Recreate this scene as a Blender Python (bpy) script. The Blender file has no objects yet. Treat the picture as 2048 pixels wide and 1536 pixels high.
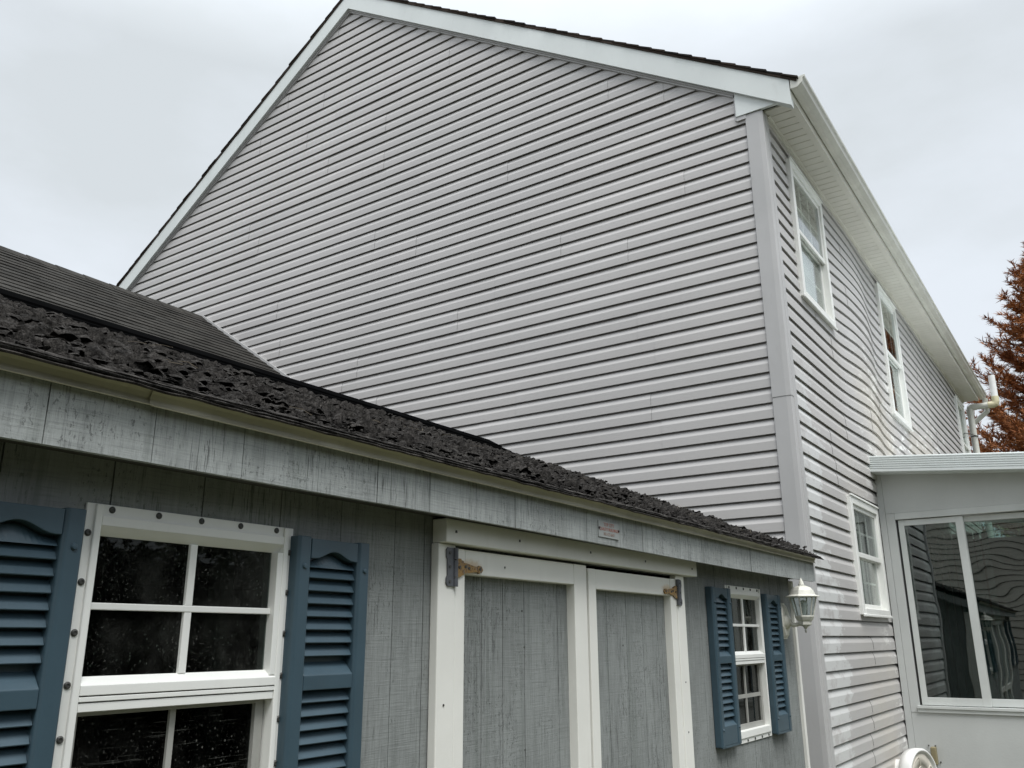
import bpy, bmesh, math, random
from mathutils import Vector, Matrix, noise
R = math.radians
S = bpy.context.scene
C = S.collection
rng = random.Random(7)

# ------------------------------------------------------------------ camera
cam = bpy.data.cameras.new("camera"); co = bpy.data.objects.new("camera", cam); C.objects.link(co)
yaw, pit, rol = R(34.336), R(16.638), R(-0.326)
fw = Vector((-math.sin(yaw)*math.cos(pit), math.cos(yaw)*math.cos(pit), math.sin(pit)))
rt = Vector((math.cos(yaw), math.sin(yaw), 0)); up = rt.cross(fw)
rt2 = rt*math.cos(rol) + up*math.sin(rol); up2 = rt2.cross(fw)
co.matrix_world = Matrix((rt2, up2, -fw)).transposed().to_4x4()
cam.sensor_width = 36; cam.lens = 1714.08/2048*36; cam.clip_start = .05; cam.clip_end = 3000
S.camera = co
S.view_settings.view_transform = 'Standard'; S.view_settings.look = 'None'
S.view_settings.exposure = 1.05; S.view_settings.gamma = 1; S.view_settings.use_curve_mapping = False

# ------------------------------------------------------------------ sky and sun (overcast)
W = bpy.data.worlds.new("World"); S.world = W; W.use_nodes = True
nt = W.node_tree; nt.nodes.clear()
def wn(t, **k):
    n = nt.nodes.new(t)
    for a, b in k.items(): setattr(n, a, b)
    return n
SUN_EL, SUN_AZ = R(62), R(124)          # azimuth clockwise from +Y: from the camera's side
sky = wn('ShaderNodeTexSky', sky_type='NISHITA', sun_disc=False, sun_elevation=SUN_EL, sun_rotation=SUN_AZ)
tc = wn('ShaderNodeTexCoord'); sep = wn('ShaderNodeSeparateXYZ'); nt.links.new(tc.outputs['Generated'], sep.inputs[0])
mp = wn('ShaderNodeMapping'); mp.inputs['Scale'].default_value = (1, 1, 2.2); nt.links.new(tc.outputs['Generated'], mp.inputs[0])
nz = wn('ShaderNodeTexNoise'); nz.inputs['Scale'].default_value = 1.9; nz.inputs['Detail'].default_value = 7; nz.inputs['Roughness'].default_value = .55
nt.links.new(mp.outputs[0], nz.inputs['Vector'])
cr = wn('ShaderNodeValToRGB'); nt.links.new(nz.outputs[0], cr.inputs[0])
cr.color_ramp.elements[0].position = .36; cr.color_ramp.elements[0].color = (.338, .361, .377, 1)
cr.color_ramp.elements[1].position = .60; cr.color_ramp.elements[1].color = (.396, .423, .454, 1)
gr = wn('ShaderNodeMapRange'); gr.inputs[1].default_value = .58; gr.inputs[2].default_value = 1; gr.inputs[3].default_value = 1.0; gr.inputs[4].default_value = 3.0
nt.links.new(sep.outputs[2], gr.inputs[0])                  # an overcast sky is brighter towards the zenith
mul = wn('ShaderNodeVectorMath', operation='SCALE'); nt.links.new(cr.outputs[0], mul.inputs[0]); nt.links.new(gr.outputs[0], mul.inputs['Scale'])
sc10 = wn('ShaderNodeVectorMath', operation='SCALE'); sc10.inputs['Scale'].default_value = 10; nt.links.new(mul.outputs[0], sc10.inputs[0])
mx = wn('ShaderNodeMix', data_type='RGBA'); mx.inputs[0].default_value = .97
nt.links.new(sky.outputs[0], mx.inputs[6]); nt.links.new(sc10.outputs[0], mx.inputs[7])
bg = wn('ShaderNodeBackground'); bg.inputs[1].default_value = .1; nt.links.new(mx.outputs[2], bg.inputs[0])
ow = wn('ShaderNodeOutputWorld'); nt.links.new(bg.outputs[0], ow.inputs[0])
sl = bpy.data.lights.new("sun", 'SUN'); sl.energy = 1.5; sl.angle = R(30); sl.color = (1, .985, .96)
so = bpy.data.objects.new("sun", sl); C.objects.link(so)
sd = Vector((math.sin(SUN_AZ)*math.cos(SUN_EL), math.cos(SUN_AZ)*math.cos(SUN_EL), math.sin(SUN_EL)))
so.rotation_euler = sd.to_track_quat('Z', 'Y').to_euler(); so.location = (20, -20, 40)
S.cycles.max_bounces = 8; S.cycles.transparent_max_bounces = 12

# ------------------------------------------------------------------ material helpers
class M:
    def __init__(s, name, rough=.6, col=(.5, .5, .5), spec=.5):
        s.m = bpy.data.materials.new(name); s.m.use_nodes = True; s.t = s.m.node_tree
        s.b = s.t.nodes['Principled BSDF']; s.out = s.t.nodes['Material Output']
        s.b.inputs['Roughness'].default_value = rough; s.b.inputs['Base Color'].default_value = (*col, 1)
        s.b.inputs['Specular IOR Level'].default_value = spec
        s.pos = None
    def n(s, t, **k):
        x = s.t.nodes.new(t)
        for a, b in k.items(): setattr(x, a, b)
        return x
    def l(s, a, b): s.t.links.new(a, b)
    def P(s, scale=(1, 1, 1), warp=0):
        if s.pos is None: s.pos = s.n('ShaderNodeNewGeometry').outputs['Position']
        v = s.n('ShaderNodeVectorMath', operation='MULTIPLY'); v.inputs[1].default_value = scale; s.l(s.pos, v.inputs[0]); return v.outputs[0]
    def noise(s, scale=(1, 1, 1), sc=1, det=4, rough=.55, dist=0):
        x = s.n('ShaderNodeTexNoise'); x.inputs['Scale'].default_value = sc; x.inputs['Detail'].default_value = det
        x.inputs['Roughness'].default_value = rough; x.inputs['Distortion'].default_value = dist
        s.l(s.P(scale), x.inputs['Vector']); return x.outputs[0]
    def ramp(s, f, *st):
        r = s.n('ShaderNodeValToRGB'); e = r.color_ramp.elements
        while len(e) < len(st): e.new(.5)
        for i, (p, c) in enumerate(st):
            e[i].position = p; e[i].color = (*c, 1) if isinstance(c, tuple) else (c, c, c, 1)
        s.l(f, r.inputs[0]); return r.outputs[0]
    def mix(s, f, a, b, bt='MIX'):
        x = s.n('ShaderNodeMix', data_type='RGBA', blend_type=bt)
        for i, v in ((0, f), (6, a), (7, b)):
            if isinstance(v, (int, float)): x.inputs[i].default_value = v if i == 0 else (v, v, v, 1)
            elif isinstance(v, tuple): x.inputs[i].default_value = (*v, 1)
            else: s.l(v, x.inputs[i])
        return x.outputs[2]
    def math(s, op, a, b=0, c=None):
        x = s.n('ShaderNodeMath', operation=op)
        for i, v in ((0, a), (1, b)) + (((2, c),) if c is not None else ()):
            if isinstance(v, (int, float)): x.inputs[i].default_value = v
            else: s.l(v, x.inputs[i])
        return x.outputs[0]
    def rmap(s, f, a, b, c=0, d=1):
        x = s.n('ShaderNodeMapRange', interpolation_type='SMOOTHSTEP')
        for i, v in enumerate((a, b, c, d)): x.inputs[i+1].default_value = v
        s.l(f, x.inputs[0]); return x.outputs[0]
    def xyz(s):
        if s.pos is None: s.P()
        x = s.n('ShaderNodeSeparateXYZ'); s.l(s.pos, x.inputs[0]); return x.outputs
    def rnd(s): return s.n('ShaderNodeObjectInfo').outputs['Random']
    def color(s, c): s.l(c, s.b.inputs['Base Color'])
    def rough(s, c): s.l(c, s.b.inputs['Roughness'])
    def bump(s, h, strength=.3, dist=.01):
        x = s.n('ShaderNodeBump'); x.inputs['Strength'].default_value = strength; x.inputs['Distance'].default_value = dist
        s.l(h, x.inputs['Height']); s.l(x.outputs[0], s.b.inputs['Normal'])

def m_plain(name, col, rough=.5, var=.12, sc=3.0, dirt=.0, bump=.0, bsc=200):
    a = M(name, rough)
    n1 = a.noise(sc=sc, det=6); c = a.mix(a.rmap(n1, .3, .7), tuple(x*(1-var) for x in col), tuple(min(1, x*(1+var)) for x in col))
    if dirt:
        n2 = a.noise((1, 1, .35), sc=14, det=7, rough=.7)
        c = a.mix(a.math('MULTIPLY', a.rmap(n2, .52, .78), dirt), c, (.16, .15, .12))
    a.color(c)
    if bump: a.bump(a.noise(sc=bsc, det=3), bump, .002)
    return a.m

def m_vinyl(name, stained_warmlit):
    a = M(name, .42)
    col = a.mix(a.rmap(a.noise((1, 1, 1), sc=.7, det=4), .3, .7), (.485, .469, .457), (.53, .512, .498))
    col = a.mix(a.math('MULTIPLY', a.rnd(), .5), col, (.48, .472, .462))
    # faint vertical water streaks and dust
    st = a.noise((9, 9, .5), sc=1, det=6, rough=.65)
    col = a.mix(a.math('MULTIPLY', a.rmap(st, .55, .8), .22), col, (.40, .39, .37))
    if stained_warmlit:
        x, y, z = a.xyz()
        # chalky pale patches beside the corner post
        e = a.noise((6, 6, 17), sc=1, det=5, rough=.65); e2 = a.noise((1, 1, 3.1), sc=1, det=1)
        edge = a.math('ADD', a.math('MULTIPLY', a.math('SUBTRACT', e, .5), .9), a.math('ADD', a.math('MULTIPLY', a.math('SUBTRACT', e2, .5), 1.1), 6.56))
        d = a.math('SUBTRACT', edge, y)
        mk = a.rmap(d, 0, .03); mk = a.math('MULTIPLY', mk, a.rmap(z, 2.3, 1.6)); mk = a.math('MULTIPLY', mk, a.rmap(z, -1.6, -.5, .25, 1))
        brk = a.rmap(a.noise((5, 5, 9), sc=1, det=6, rough=.7), .36, .52)
        col = a.mix(a.math('MULTIPLY', a.math('MULTIPLY', mk, brk), .75), col, (.68, .69, .68))
        # scattered white flecks
        f = a.noise((2.0, 2.0, 7), sc=1.4, det=7, rough=.70)
        fm = a.math('MULTIPLY', a.rmap(f, .56, .60), a.rmap(y, 7.6, 8.6)); fm = a.math('MULTIPLY', fm, a.rmap(z, 3.2, 2.2))
        col = a.mix(fm, col, (.86, .86, .83))
        # reflected light around the buckled courses, painted in as a yellow tint
        yl = a.math('MULTIPLY', a.rmap(a.noise(sc=.55, det=2), .38, .6), a.rmap(y, 6.8, 8.2)); yl = a.math('MULTIPLY', yl, a.rmap(z, 2.9, 1.9))
        col = a.mix(a.math('MULTIPLY', yl, .6), col, (.56, .515, .43))
    a.color(col)
    a.bump(a.noise((4, 4, 160), sc=1, det=5, rough=.6), .10, .002)
    return a.m

def m_wood(name, base, contrast=1.0, rough=.75):
    """painted rough-sawn plywood: fine vertical grain, saw marks across it, small weather checks, stains, a few knots"""
    a = M(name, rough, spec=.3)
    k = contrast; sc_ = lambda f: tuple(min(.85, x*f) for x in base)
    g1 = a.noise((80, 80, 5.5), sc=1, det=6, rough=.7, dist=.9)       # streaks of grain
    g2 = a.noise((210, 210, 11), sc=1, det=4, rough=.7, dist=.8)       # fine checks
    saw = a.noise((9, 9, 260), sc=1, det=3, rough=.65)                 # rough-sawn marks
    big = a.noise((2.4, 2.4, 1.3), sc=1.2, det=6, rough=.65)
    c = a.mix(a.rmap(big, .30, .70), sc_(.80), sc_(1.16))
    c = a.mix(a.math('MULTIPLY', a.rnd(), .25), c, sc_(.86))
    c = a.mix(a.math('MULTIPLY', a.rmap(g1, .44, .66), .42*k), c, sc_(1.32))
    c = a.mix(a.math('MULTIPLY', a.rmap(g1, .50, .34), .38*k), c, sc_(.66))
    c = a.mix(a.math('MULTIPLY', a.rmap(saw, .52, .70), .45*k), c, sc_(.66))
    c = a.mix(a.math('MULTIPLY', a.rmap(saw, .46, .32), .30*k), c, sc_(1.22))
    mask = a.rmap(a.noise((3.4, 3.4, 1.6), sc=1.5, det=5, rough=.6), .42, .60)
    ck = a.math('MULTIPLY', a.rmap(g2, .555, .62), a.math('ADD', .18, a.math('MULTIPLY', mask, .82)))
    c = a.mix(a.math('MULTIPLY', ck, .85*min(1, k)), c, sc_(.30))
    pk = a.noise((150, 150, 80), sc=1, det=4, rough=.7, dist=.35)       # blistered, flaking paint in patches
    pm = a.math('MULTIPLY', a.rmap(pk, .575, .63), a.rmap(a.noise((5, 5, 3), sc=1.1, det=5, rough=.65), .46, .58))
    c = a.mix(a.math('MULTIPLY', pm, .6), c, sc_(.26))
    wt = a.rmap(a.noise((18, 18, .8), sc=1, det=5, rough=.6), .54, .72)  # grey-green water streaks
    c = a.mix(a.math('MULTIPLY', wt, .38), c, (base[0]*.52, base[1]*.56, base[2]*.52))
    a.color(c)
    h = a.math('ADD', a.math('MULTIPLY', g2, -.7), a.math('MULTIPLY', saw, .5)); h = a.math('SUBTRACT', h, a.math('MULTIPLY', pm, .5))
    a.bump(h, .6, .003)
    return a.m

def m_shingle(name, dark, light, bump=.8, bsc=160, brown=(.09, .065, .05), patchy=False):
    a = M(name, .96, spec=.06)
    c = a.mix(a.rmap(a.noise(sc=260, det=3, rough=.7), .3, .7), dark, light)
    c = a.mix(a.rmap(a.noise(sc=9, det=5), .35, .7), a.mix(.45, c, dark), c)
    c = a.mix(a.math('MULTIPLY', a.rnd(), .5), c, brown)
    if patchy: c = a.mix(1, c, a.ramp(a.noise(sc=42, det=3, rough=.6), (.34, .38), (.64, 1.75)), 'MULTIPLY')
    a.color(c)
    h = a.math('ADD', a.math('MULTIPLY', a.noise(sc=bsc, det=5, rough=.7), .8), a.math('MULTIPLY', a.noise(sc=48, det=6, rough=.7), 1.6))
    a.bump(h, bump, .006)
    return a.m

def m_glass(name, tint=(.85, .9, .88), ior=1.55, dirt=0.0, wave=0.0, lines=False, clear=.9):
    a = M(name); t = a.t; t.nodes.remove(a.b)
    fr = a.n('ShaderNodeFresnel'); bf = a.n('ShaderNodeNewGeometry').outputs['Backfacing']
    a.l(a.math('MULTIPLY_ADD', bf, 1/ior-ior, ior), fr.inputs['IOR'])        # same reflectance from both faces of a pane
    gl = a.n('ShaderNodeBsdfGlossy'); gl.inputs['Roughness'].default_value = .015; gl.inputs['Color'].default_value = (.95, .97, .96, 1)
    tr = a.n('ShaderNodeBsdfTransparent'); tr.inputs['Color'].default_value = (*[x*clear for x in tint], 1)
    if wave:
        bp = a.n('ShaderNodeBump'); bp.inputs['Strength'].default_value = 1; bp.inputs['Distance'].default_value = wave
        a.l(a.noise((1, 1, 1), sc=2.1, det=1, rough=.4), bp.inputs['Height'])
        a.l(bp.outputs[0], gl.inputs['Normal']); a.l(bp.outputs[0], fr.inputs['Normal'])
    s1 = a.n('ShaderNodeMixShader'); a.l(fr.outputs[0], s1.inputs[0]); a.l(tr.outputs[0], s1.inputs[1]); a.l(gl.outputs[0], s1.inputs[2])
    sh = s1.outputs[0]
    if dirt:
        df = a.n('ShaderNodeBsdfDiffuse'); df.inputs['Color'].default_value = (.55, .55, .50, 1)
        v = a.n('ShaderNodeTexVoronoi'); v.inputs['Scale'].default_value = 1; a.l(a.P((95, 150, 105)), v.inputs['Vector'])
        r_ = a.n('ShaderNodeSeparateColor'); a.l(v.outputs['Color'], r_.inputs[0])
        sp = a.math('MULTIPLY', a.rmap(v.outputs['Distance'], .34, .16), a.math('POWER', r_.outputs[0], 5))
        sp = a.math('MULTIPLY', sp, a.rmap(a.noise(sc=9, det=3), .35, .65))
        film = a.math('MULTIPLY', a.rmap(a.noise(sc=5, det=6, rough=.7), .35, .75), .05)
        fine = a.math('MULTIPLY', a.rmap(a.noise(sc=170, det=3, rough=.7), .58, .70), a.rmap(a.noise(sc=7, det=4), .32, .6))
        f = a.math('ADD', a.math('ADD', a.math('MULTIPLY', sp, .45), a.math('MULTIPLY', fine, .18)), film)
        if lines:
            ln = a.rmap(a.noise((1, 9, 330), sc=1, det=2), .62, .72)
            f = a.math('ADD', a.math('MULTIPLY', f, .5), a.math('MULTIPLY', ln, .10))
        f = a.math('MULTIPLY', f, dirt)
        s2 = a.n('ShaderNodeMixShader'); a.l(f, s2.inputs[0]); a.l(sh, s2.inputs[1]); a.l(df.outputs[0], s2.inputs[2]); sh = s2.outputs[0]
    a.l(sh, a.out.inputs[0])
    return a.m

MAT = {}
MAT['vinyl'] = m_vinyl('vinyl_siding', False)
MAT['vinyl_side'] = m_vinyl('vinyl_siding_weathered_warmlit', True)
MAT['post'] = m_plain('corner_post_vinyl', (.47, .465, .46), .45, .05, 1.5, .08)
MAT['slot'] = m_plain('dark_slot', (.02, .02, .02), .9)
MAT['white'] = m_plain('white_aluminium_coil', (.70, .735, .72), .42, .05, 1.2, .10)
MAT['trim'] = m_plain('cream_white_trim_paint', (.80, .795, .745), .45, .05, 4, .10, .12, 90)
MAT['vinylwhite'] = m_plain('white_window_vinyl', (.82, .825, .79), .38, .04, 3, .06)
MAT['soffit'] = m_plain('cream_soffit', (.66, .64, .575), .5, .05, 2, .08)
MAT['gutter'] = m_plain('gutter_enamel', (.62, .615, .56), .30, .08, 4, .16)
MAT['wood'] = m_wood('shed_wall_paint', (.246, .261, .254))
MAT['fascia'] = m_wood('shed_fascia_paint', (.352, .371, .362), 1.15)
MAT['woodedge'] = m_plain('shed_groove', (.09, .10, .095), .9)
MAT['plywood'] = m_plain('shed_soffit_plywood', (.10, .10, .095), .9)
MAT['shutter'] = m_plain('blue_shutter_plastic', (.043, .077, .100), .40, .10, 5, .05, .06, 260)
MAT['drip'] = m_plain('drip_edge_metal', (.56, .53, .41), .35, .08, 5, .2)
MAT['oldshingle'] = m_shingle('rotten_shingle', (.012, .0115, .011), (.080, .076, .071), 1.0, 120, (.055, .048, .042), True)
MAT['debris'] = m_shingle('shingle_debris', (.011, .0105, .010), (.062, .058, .054), 1.0, 160, (.045, .039, .033), True)
def _tone(m):
    a = M.__new__(M); a.m = m; a.t = m.node_tree; a.b = a.t.nodes['Principled BSDF']; a.pos = None
    src = a.b.inputs['Base Color'].links[0].from_socket
    v = a.n('ShaderNodeTexVoronoi'); v.inputs['Scale'].default_value = 1; a.l(a.P((.01, 4.2, 10.5)), v.inputs['Vector'])
    q = a.n('ShaderNodeSeparateColor'); a.l(v.outputs['Color'], q.inputs[0])
    a.color(a.mix(1, src, a.ramp(q.outputs[0], (0, .62), (1, 1.0)), 'MULTIPLY')); return m
MAT['garage'] = m_shingle('garage_shingle', (.030, .029, .027), (.082, .079, .072), .4, 220, (.058, .054, .048)); _tone(MAT['garage'])
MAT['houseroof'] = m_shingle('house_shingle', (.010, .010, .010), (.035, .034, .034), .5)
MAT['black'] = m_plain('black_ridge_vent', (.003, .0031, .0032), .7, .2, 6)
MAT['steel'] = m_plain('galvanised_hinge', (.095, .10, .112), .42, .2, 30, .3)
MAT['screw'] = m_plain('screw_head', (.06, .06, .055), .45, .2, 60)
MAT['blackgap'] = m_plain('black_interior', (.010, .010, .010), .95)
MAT['glass_shed'] = m_glass('dusty_shed_glass', (.42, .47, .45), 1.30, 1.0)
MAT['glass_screen'] = m_glass('screened_shed_glass', (.25, .28, .27), 1.2, 1.0, 0, True)
MAT['glass_house'] = m_glass("house_glass", (.92, .95, .94), 2.6, 0, 0, False, .97)
MAT['glass_sun'] = m_glass('sunroom_glass', (.42, .54, .51), 2.1, .0, .0030)
MAT['glass_lamp'] = m_glass('lantern_glass', (.85, .9, .9), 1.4, .5)
MAT['blind'] = m_plain('window_blind', (.80, .80, .77), .7, .05)
MAT['curtain'] = m_plain('teal_curtain', (.16, .24, .23), .8, .25, 6)
MAT['room'] = m_plain('room_wall', (.055, .055, .055), .9)
MAT['aluminium'] = m_plain('sunroom_aluminium', (.62, .64, .62), .35, .05, 4, .06)
MAT['stucco'] = m_plain('sunroom_embossed_panel', (.56, .575, .56), .55, .04, 2, .05, .35, 60)
MAT['sunfascia'] = m_plain('sunroom_roof_white', (.70, .74, .73), .35, .04, 3, .08)
MAT['lampwhite'] = m_plain('lamp_enamel', (.68, .67, .60), .45, .12, 25, .3)
MAT['bulb'] = m_plain('bulb_glass', (.75, .78, .76), .25, .03)
MAT['pvc'] = m_plain('pvc_pipe', (.66, .66, .60), .4, .08, 3, .2)
MAT['pvcy'] = m_plain('pvc_elbow_yellowed', (.60, .55, .36), .4, .12, 5, .25)
MAT['cable'] = m_plain('black_cable', (.02, .02, .02), .5)
MAT['plastic'] = m_plain('white_reel_plastic', (.80, .80, .78), .35, .04, 8, .10)
MAT['cream'] = m_plain('cream_reel_face', (.68, .64, .56), .45, .12, 14, .25)
MAT['hub'] = m_plain('dark_hub', (.03, .022, .022), .4)
MAT['tan'] = m_plain('tan_box', (.27, .23, .13), .5, .1, 20, .2)
MAT['sign'] = m_plain('sign_plate_grey', (.33, .345, .335), .45, .06, 30)
MAT['red'] = m_plain('sign_red_print', (.42, .16, .12), .5, .2, 150)
MAT['faded'] = m_plain('sign_faded_print', (.36, .25, .21), .5, .2, 150)

for k_ in ('black', 'blackgap', 'slot', 'plywood', 'room'): MAT[k_].node_tree.nodes['Principled BSDF'].inputs['Specular IOR Level'].default_value = 0
def m_rust():
    a = M('rusted_hinge_strap', .6)
    x, y, z = a.xyz()
    n1 = a.noise(sc=70, det=6, rough=.7)
    rm = a.rmap(n1, .36, .50)
    c = a.mix(rm, (.15, .155, .16), (.33, .20, .065)); c = a.mix(a.rmap(a.noise(sc=160, det=4), .5, .7), c, (.10, .045, .018))
    a.color(c); a.bump(n1, .3, .002); return a.m
MAT['rust'] = m_rust()
def m_doortrim():
    """white door boards with a rust bleed round the hinge straps"""
    a = M('door_trim_rust_bled', .45)
    x, y, z = a.xyz()
    c = a.mix(a.rmap(a.noise(sc=4, det=6), .3, .7), (.77, .765, .715), (.83, .825, .775))
    for cy, cz, w in ((1.90, .192, .055), (3.165, .185, .05)):
        dy = a.math('MULTIPLY', a.math('SUBTRACT', y, cy), 1/w); dz = a.math('MULTIPLY', a.math('SUBTRACT', z, cz), 1/.020)
        d = a.math('SQRT', a.math('ADD', a.math('MULTIPLY', dy, dy), a.math('MULTIPLY', dz, dz)))
        d = a.math('ADD', d, a.math('MULTIPLY', a.math('SUBTRACT', a.noise(sc=55, det=5), .5), 1.2))
        c = a.mix(a.math('MULTIPLY', a.rmap(d, 1.25, .35), .6), c, (.55, .37, .13))
    c = a.mix(a.math('MULTIPLY', a.rmap(a.noise((25, 25, 2), sc=1, det=5), .6, .8), .15), c, (.25, .23, .19))
    a.color(c); a.bump(a.noise((80, 80, 8), sc=1, det=3), .08, .002); return a.m
MAT['doortrim'] = m_doortrim()

def m_leaf(name, c1, c2, c3):
    a = M(name, .7, spec=.25)
    c = a.mix(a.rmap(a.noise(sc=.9, det=4), .35, .65), c1, c2); c = a.mix(a.rmap(a.noise(sc=14, det=2), .45, .75), c, c3)
    a.color(c); return a.m
MAT['rustleaf'] = m_leaf('rust_brown_foliage', (.24, .080, .026), (.38, .155, .050), (.12, .038, .018))
MAT['greenleaf'] = m_leaf('yellow_green_leaf', (.10, .12, .03), (.20, .17, .04), (.06, .08, .02))
MAT['bark'] = m_plain('bark', (.10, .08, .065), .9, .3, 12)
MAT['greybark'] = m_plain('pale_bark', (.26, .24, .22), .9, .2, 12)
MAT['ground'] = m_leaf('lawn', (.055, .062, .028), (.08, .078, .038), (.06, .052, .032))
def m_neigh():
    a = M('tan_clapboard', .6)
    x, y, z = a.xyz()
    c = a.mix(a.rmap(a.noise(sc=.8, det=4), .3, .7), (.62, .57, .50), (.70, .65, .57)); a.color(c); return a.m
MAT['neigh'] = m_neigh()

# ------------------------------------------------------------------ mesh helpers
WL = {}                                        # world location of each object
class MB:
    def __init__(s): s.v = []; s.f = []; s.smooth = False
    def add(s, vs, fs):
        k = len(s.v); s.v += [tuple(v) for v in vs]; s.f += [tuple(i+k for i in f) for f in fs]; return s
    def box(s, x0, x1, y0, y1, z0, z1):
        if x0 > x1: x0, x1 = x1, x0
        if y0 > y1: y0, y1 = y1, y0
        if z0 > z1: z0, z1 = z1, z0
        return s.add([(x0,y0,z0),(x1,y0,z0),(x1,y1,z0),(x0,y1,z0),(x0,y0,z1),(x1,y0,z1),(x1,y1,z1),(x0,y1,z1)],
                     [(0,3,2,1),(4,5,6,7),(0,1,5,4),(1,2,6,5),(2,3,7,6),(3,0,4,7)])
    def prism(s, pts, axis, a, b):
        """closed outline pts (2D) swept along axis from a to b; 2D order: x->(y,z), y->(x,z), z->(x,y)"""
        def P(p, t): return {'x': (t, p[0], p[1]), 'y': (p[0], t, p[1]), 'z': (p[0], p[1], t)}[axis]
        n = len(pts)
        vs = [P(p, a) for p in pts] + [P(p, b) for p in pts]
        return s.add(vs, [tuple(range(n))[::-1], tuple(range(n, 2*n))] + [(i, (i+1) % n, n+(i+1) % n, n+i) for i in range(n)])
    def tube(s, pts, rad, n=10, caps=True):
        pts = [Vector(p) for p in pts]; rs = rad if isinstance(rad, (list, tuple)) else [rad]*len(pts)
        base = len(s.v); u = None
        for i, p in enumerate(pts):
            d = (pts[min(i+1, len(pts)-1)] - pts[max(i-1, 0)]).normalized()
            if u is None:
                u = d.orthogonal().normalized()
            u = (u - d*u.dot(d)).normalized(); w = d.cross(u)
            for k in range(n):
                t = 2*math.pi*k/n; s.v.append(tuple(p + (u*math.cos(t) + w*math.sin(t))*rs[i]))
        for i in range(len(pts)-1):
            for k in range(n):
                a = base+i*n+k; b = base+i*n+(k+1) % n; s.f.append((a, b, b+n, a+n))
        if caps:
            s.f.append(tuple(range(base, base+n))[::-1]); e = base+(len(pts)-1)*n; s.f.append(tuple(range(e, e+n)))
        return s
    def lathe(s, prof, c, n=16, ax=(0, 0, 1), a0=0):
        """prof: (radius, height) along axis ax from c"""
        ax = Vector(ax).normalized(); u = ax.orthogonal().normalized() if abs(ax.z) < .99 else Vector((1, 0, 0)); w = ax.cross(u); c = Vector(c)
        b = len(s.v)
        for r, h in prof:
            for k in range(n):
                t = a0 + 2*math.pi*k/n; s.v.append(tuple(c + ax*h + (u*math.cos(t) + w*math.sin(t))*r))
        for i in range(len(prof)-1):
            for k in range(n):
                a = b+i*n+k; d = b+i*n+(k+1) % n; s.f.append((a, d, d+n, a+n))
        s.f.append(tuple(range(b, b+n))[::-1]); e = b+(len(prof)-1)*n; s.f.append(tuple(range(e, e+n)))
        return s
    def build(s, name, mat, parent=None, bevel=0, smooth=False, **props):
        lo = [min(v[i] for v in s.v) for i in range(3)]; hi = [max(v[i] for v in s.v) for i in range(3)]
        c = Vector([(lo[i]+hi[i])/2 for i in range(3)])
        me = bpy.data.meshes.new(name); me.from_pydata([tuple(Vector(v)-c) for v in s.v], [], s.f)
        bm = bmesh.new(); bm.from_mesh(me); bmesh.ops.recalc_face_normals(bm, faces=bm.faces); bm.to_mesh(me); bm.free()
        me.materials.append(MAT[mat] if isinstance(mat, str) else mat)
        if smooth:
            me.polygons.foreach_set('use_smooth', [True]*len(me.polygons))
        return place(me, name, c, parent, bevel, **props)
def place(me, name, c, parent=None, bevel=0, **props):
    o = bpy.data.objects.new(name, me); C.objects.link(o)
    WL[o.name] = Vector(c)
    if parent: o.parent = parent; o.location = Vector(c) - WL[parent.name]
    else: o.location = c
    if bevel:
        b = o.modifiers.new('edge', 'BEVEL'); b.width = bevel; b.segments = 2; b.limit_method = 'ANGLE'; b.angle_limit = R(40)
    for k, v in props.items(): o[k] = v
    return o
def thing(name, loc, label, cat, group=None):
    o = bpy.data.objects.new(name, None); C.objects.link(o); o.location = loc; WL[o.name] = Vector(loc)
    o['label'] = label; o['category'] = cat
    if group: o['group'] = group
    return o
def minus(rect, holes):
    """split (a0,a1,b0,b1) round the holes"""
    out = [rect]
    for h in holes:
        nx = []
        for a0, a1, b0, b1 in out:
            if h[0] >= a1 or h[1] <= a0 or h[2] >= b1 or h[3] <= b0: nx.append((a0, a1, b0, b1)); continue
            if h[0] > a0: nx.append((a0, h[0], b0, b1))
            if h[1] < a1: nx.append((h[1], a1, b0, b1))
            m0, m1 = max(a0, h[0]), min(a1, h[1])
            if h[2] > b0: nx.append((m0, m1, b0, h[2]))
            if h[3] < b1: nx.append((m0, m1, h[3], b1))
        out = nx
    return out
GZ = -1.68                                      # ground level; the camera stands at 0
def sm(a, b, x):
    t = max(0, min(1, (x-a)/(b-a))); return t*t*(3-2*t)

# ------------------------------------------------------------------ ground
MB().add([(-400, -400, GZ), (400, -400, GZ), (400, 400, GZ), (-400, 400, GZ)], [(0, 1, 2, 3)]).build('ground', 'ground', kind='structure', label='lawn round the shed and the house')

# ------------------------------------------------------------------ house
HX, HY, HY1 = -1.681, 5.93, 16.50               # eave wall plane, gable wall plane, far end
AX, AZ, SL = -6.32, 7.37, .664                  # ridge and slope of the rake's top edge
def rake(x): return AZ - SL*abs(x-AX)
LX = 2*AX - HX                                   # far eave wall
house = thing('house', (-6.3, 11, GZ), 'two storey house in pale grey lap siding with white rakes, towering behind the shed', 'house')
EXP = .1143; Z0 = 1.845
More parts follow.
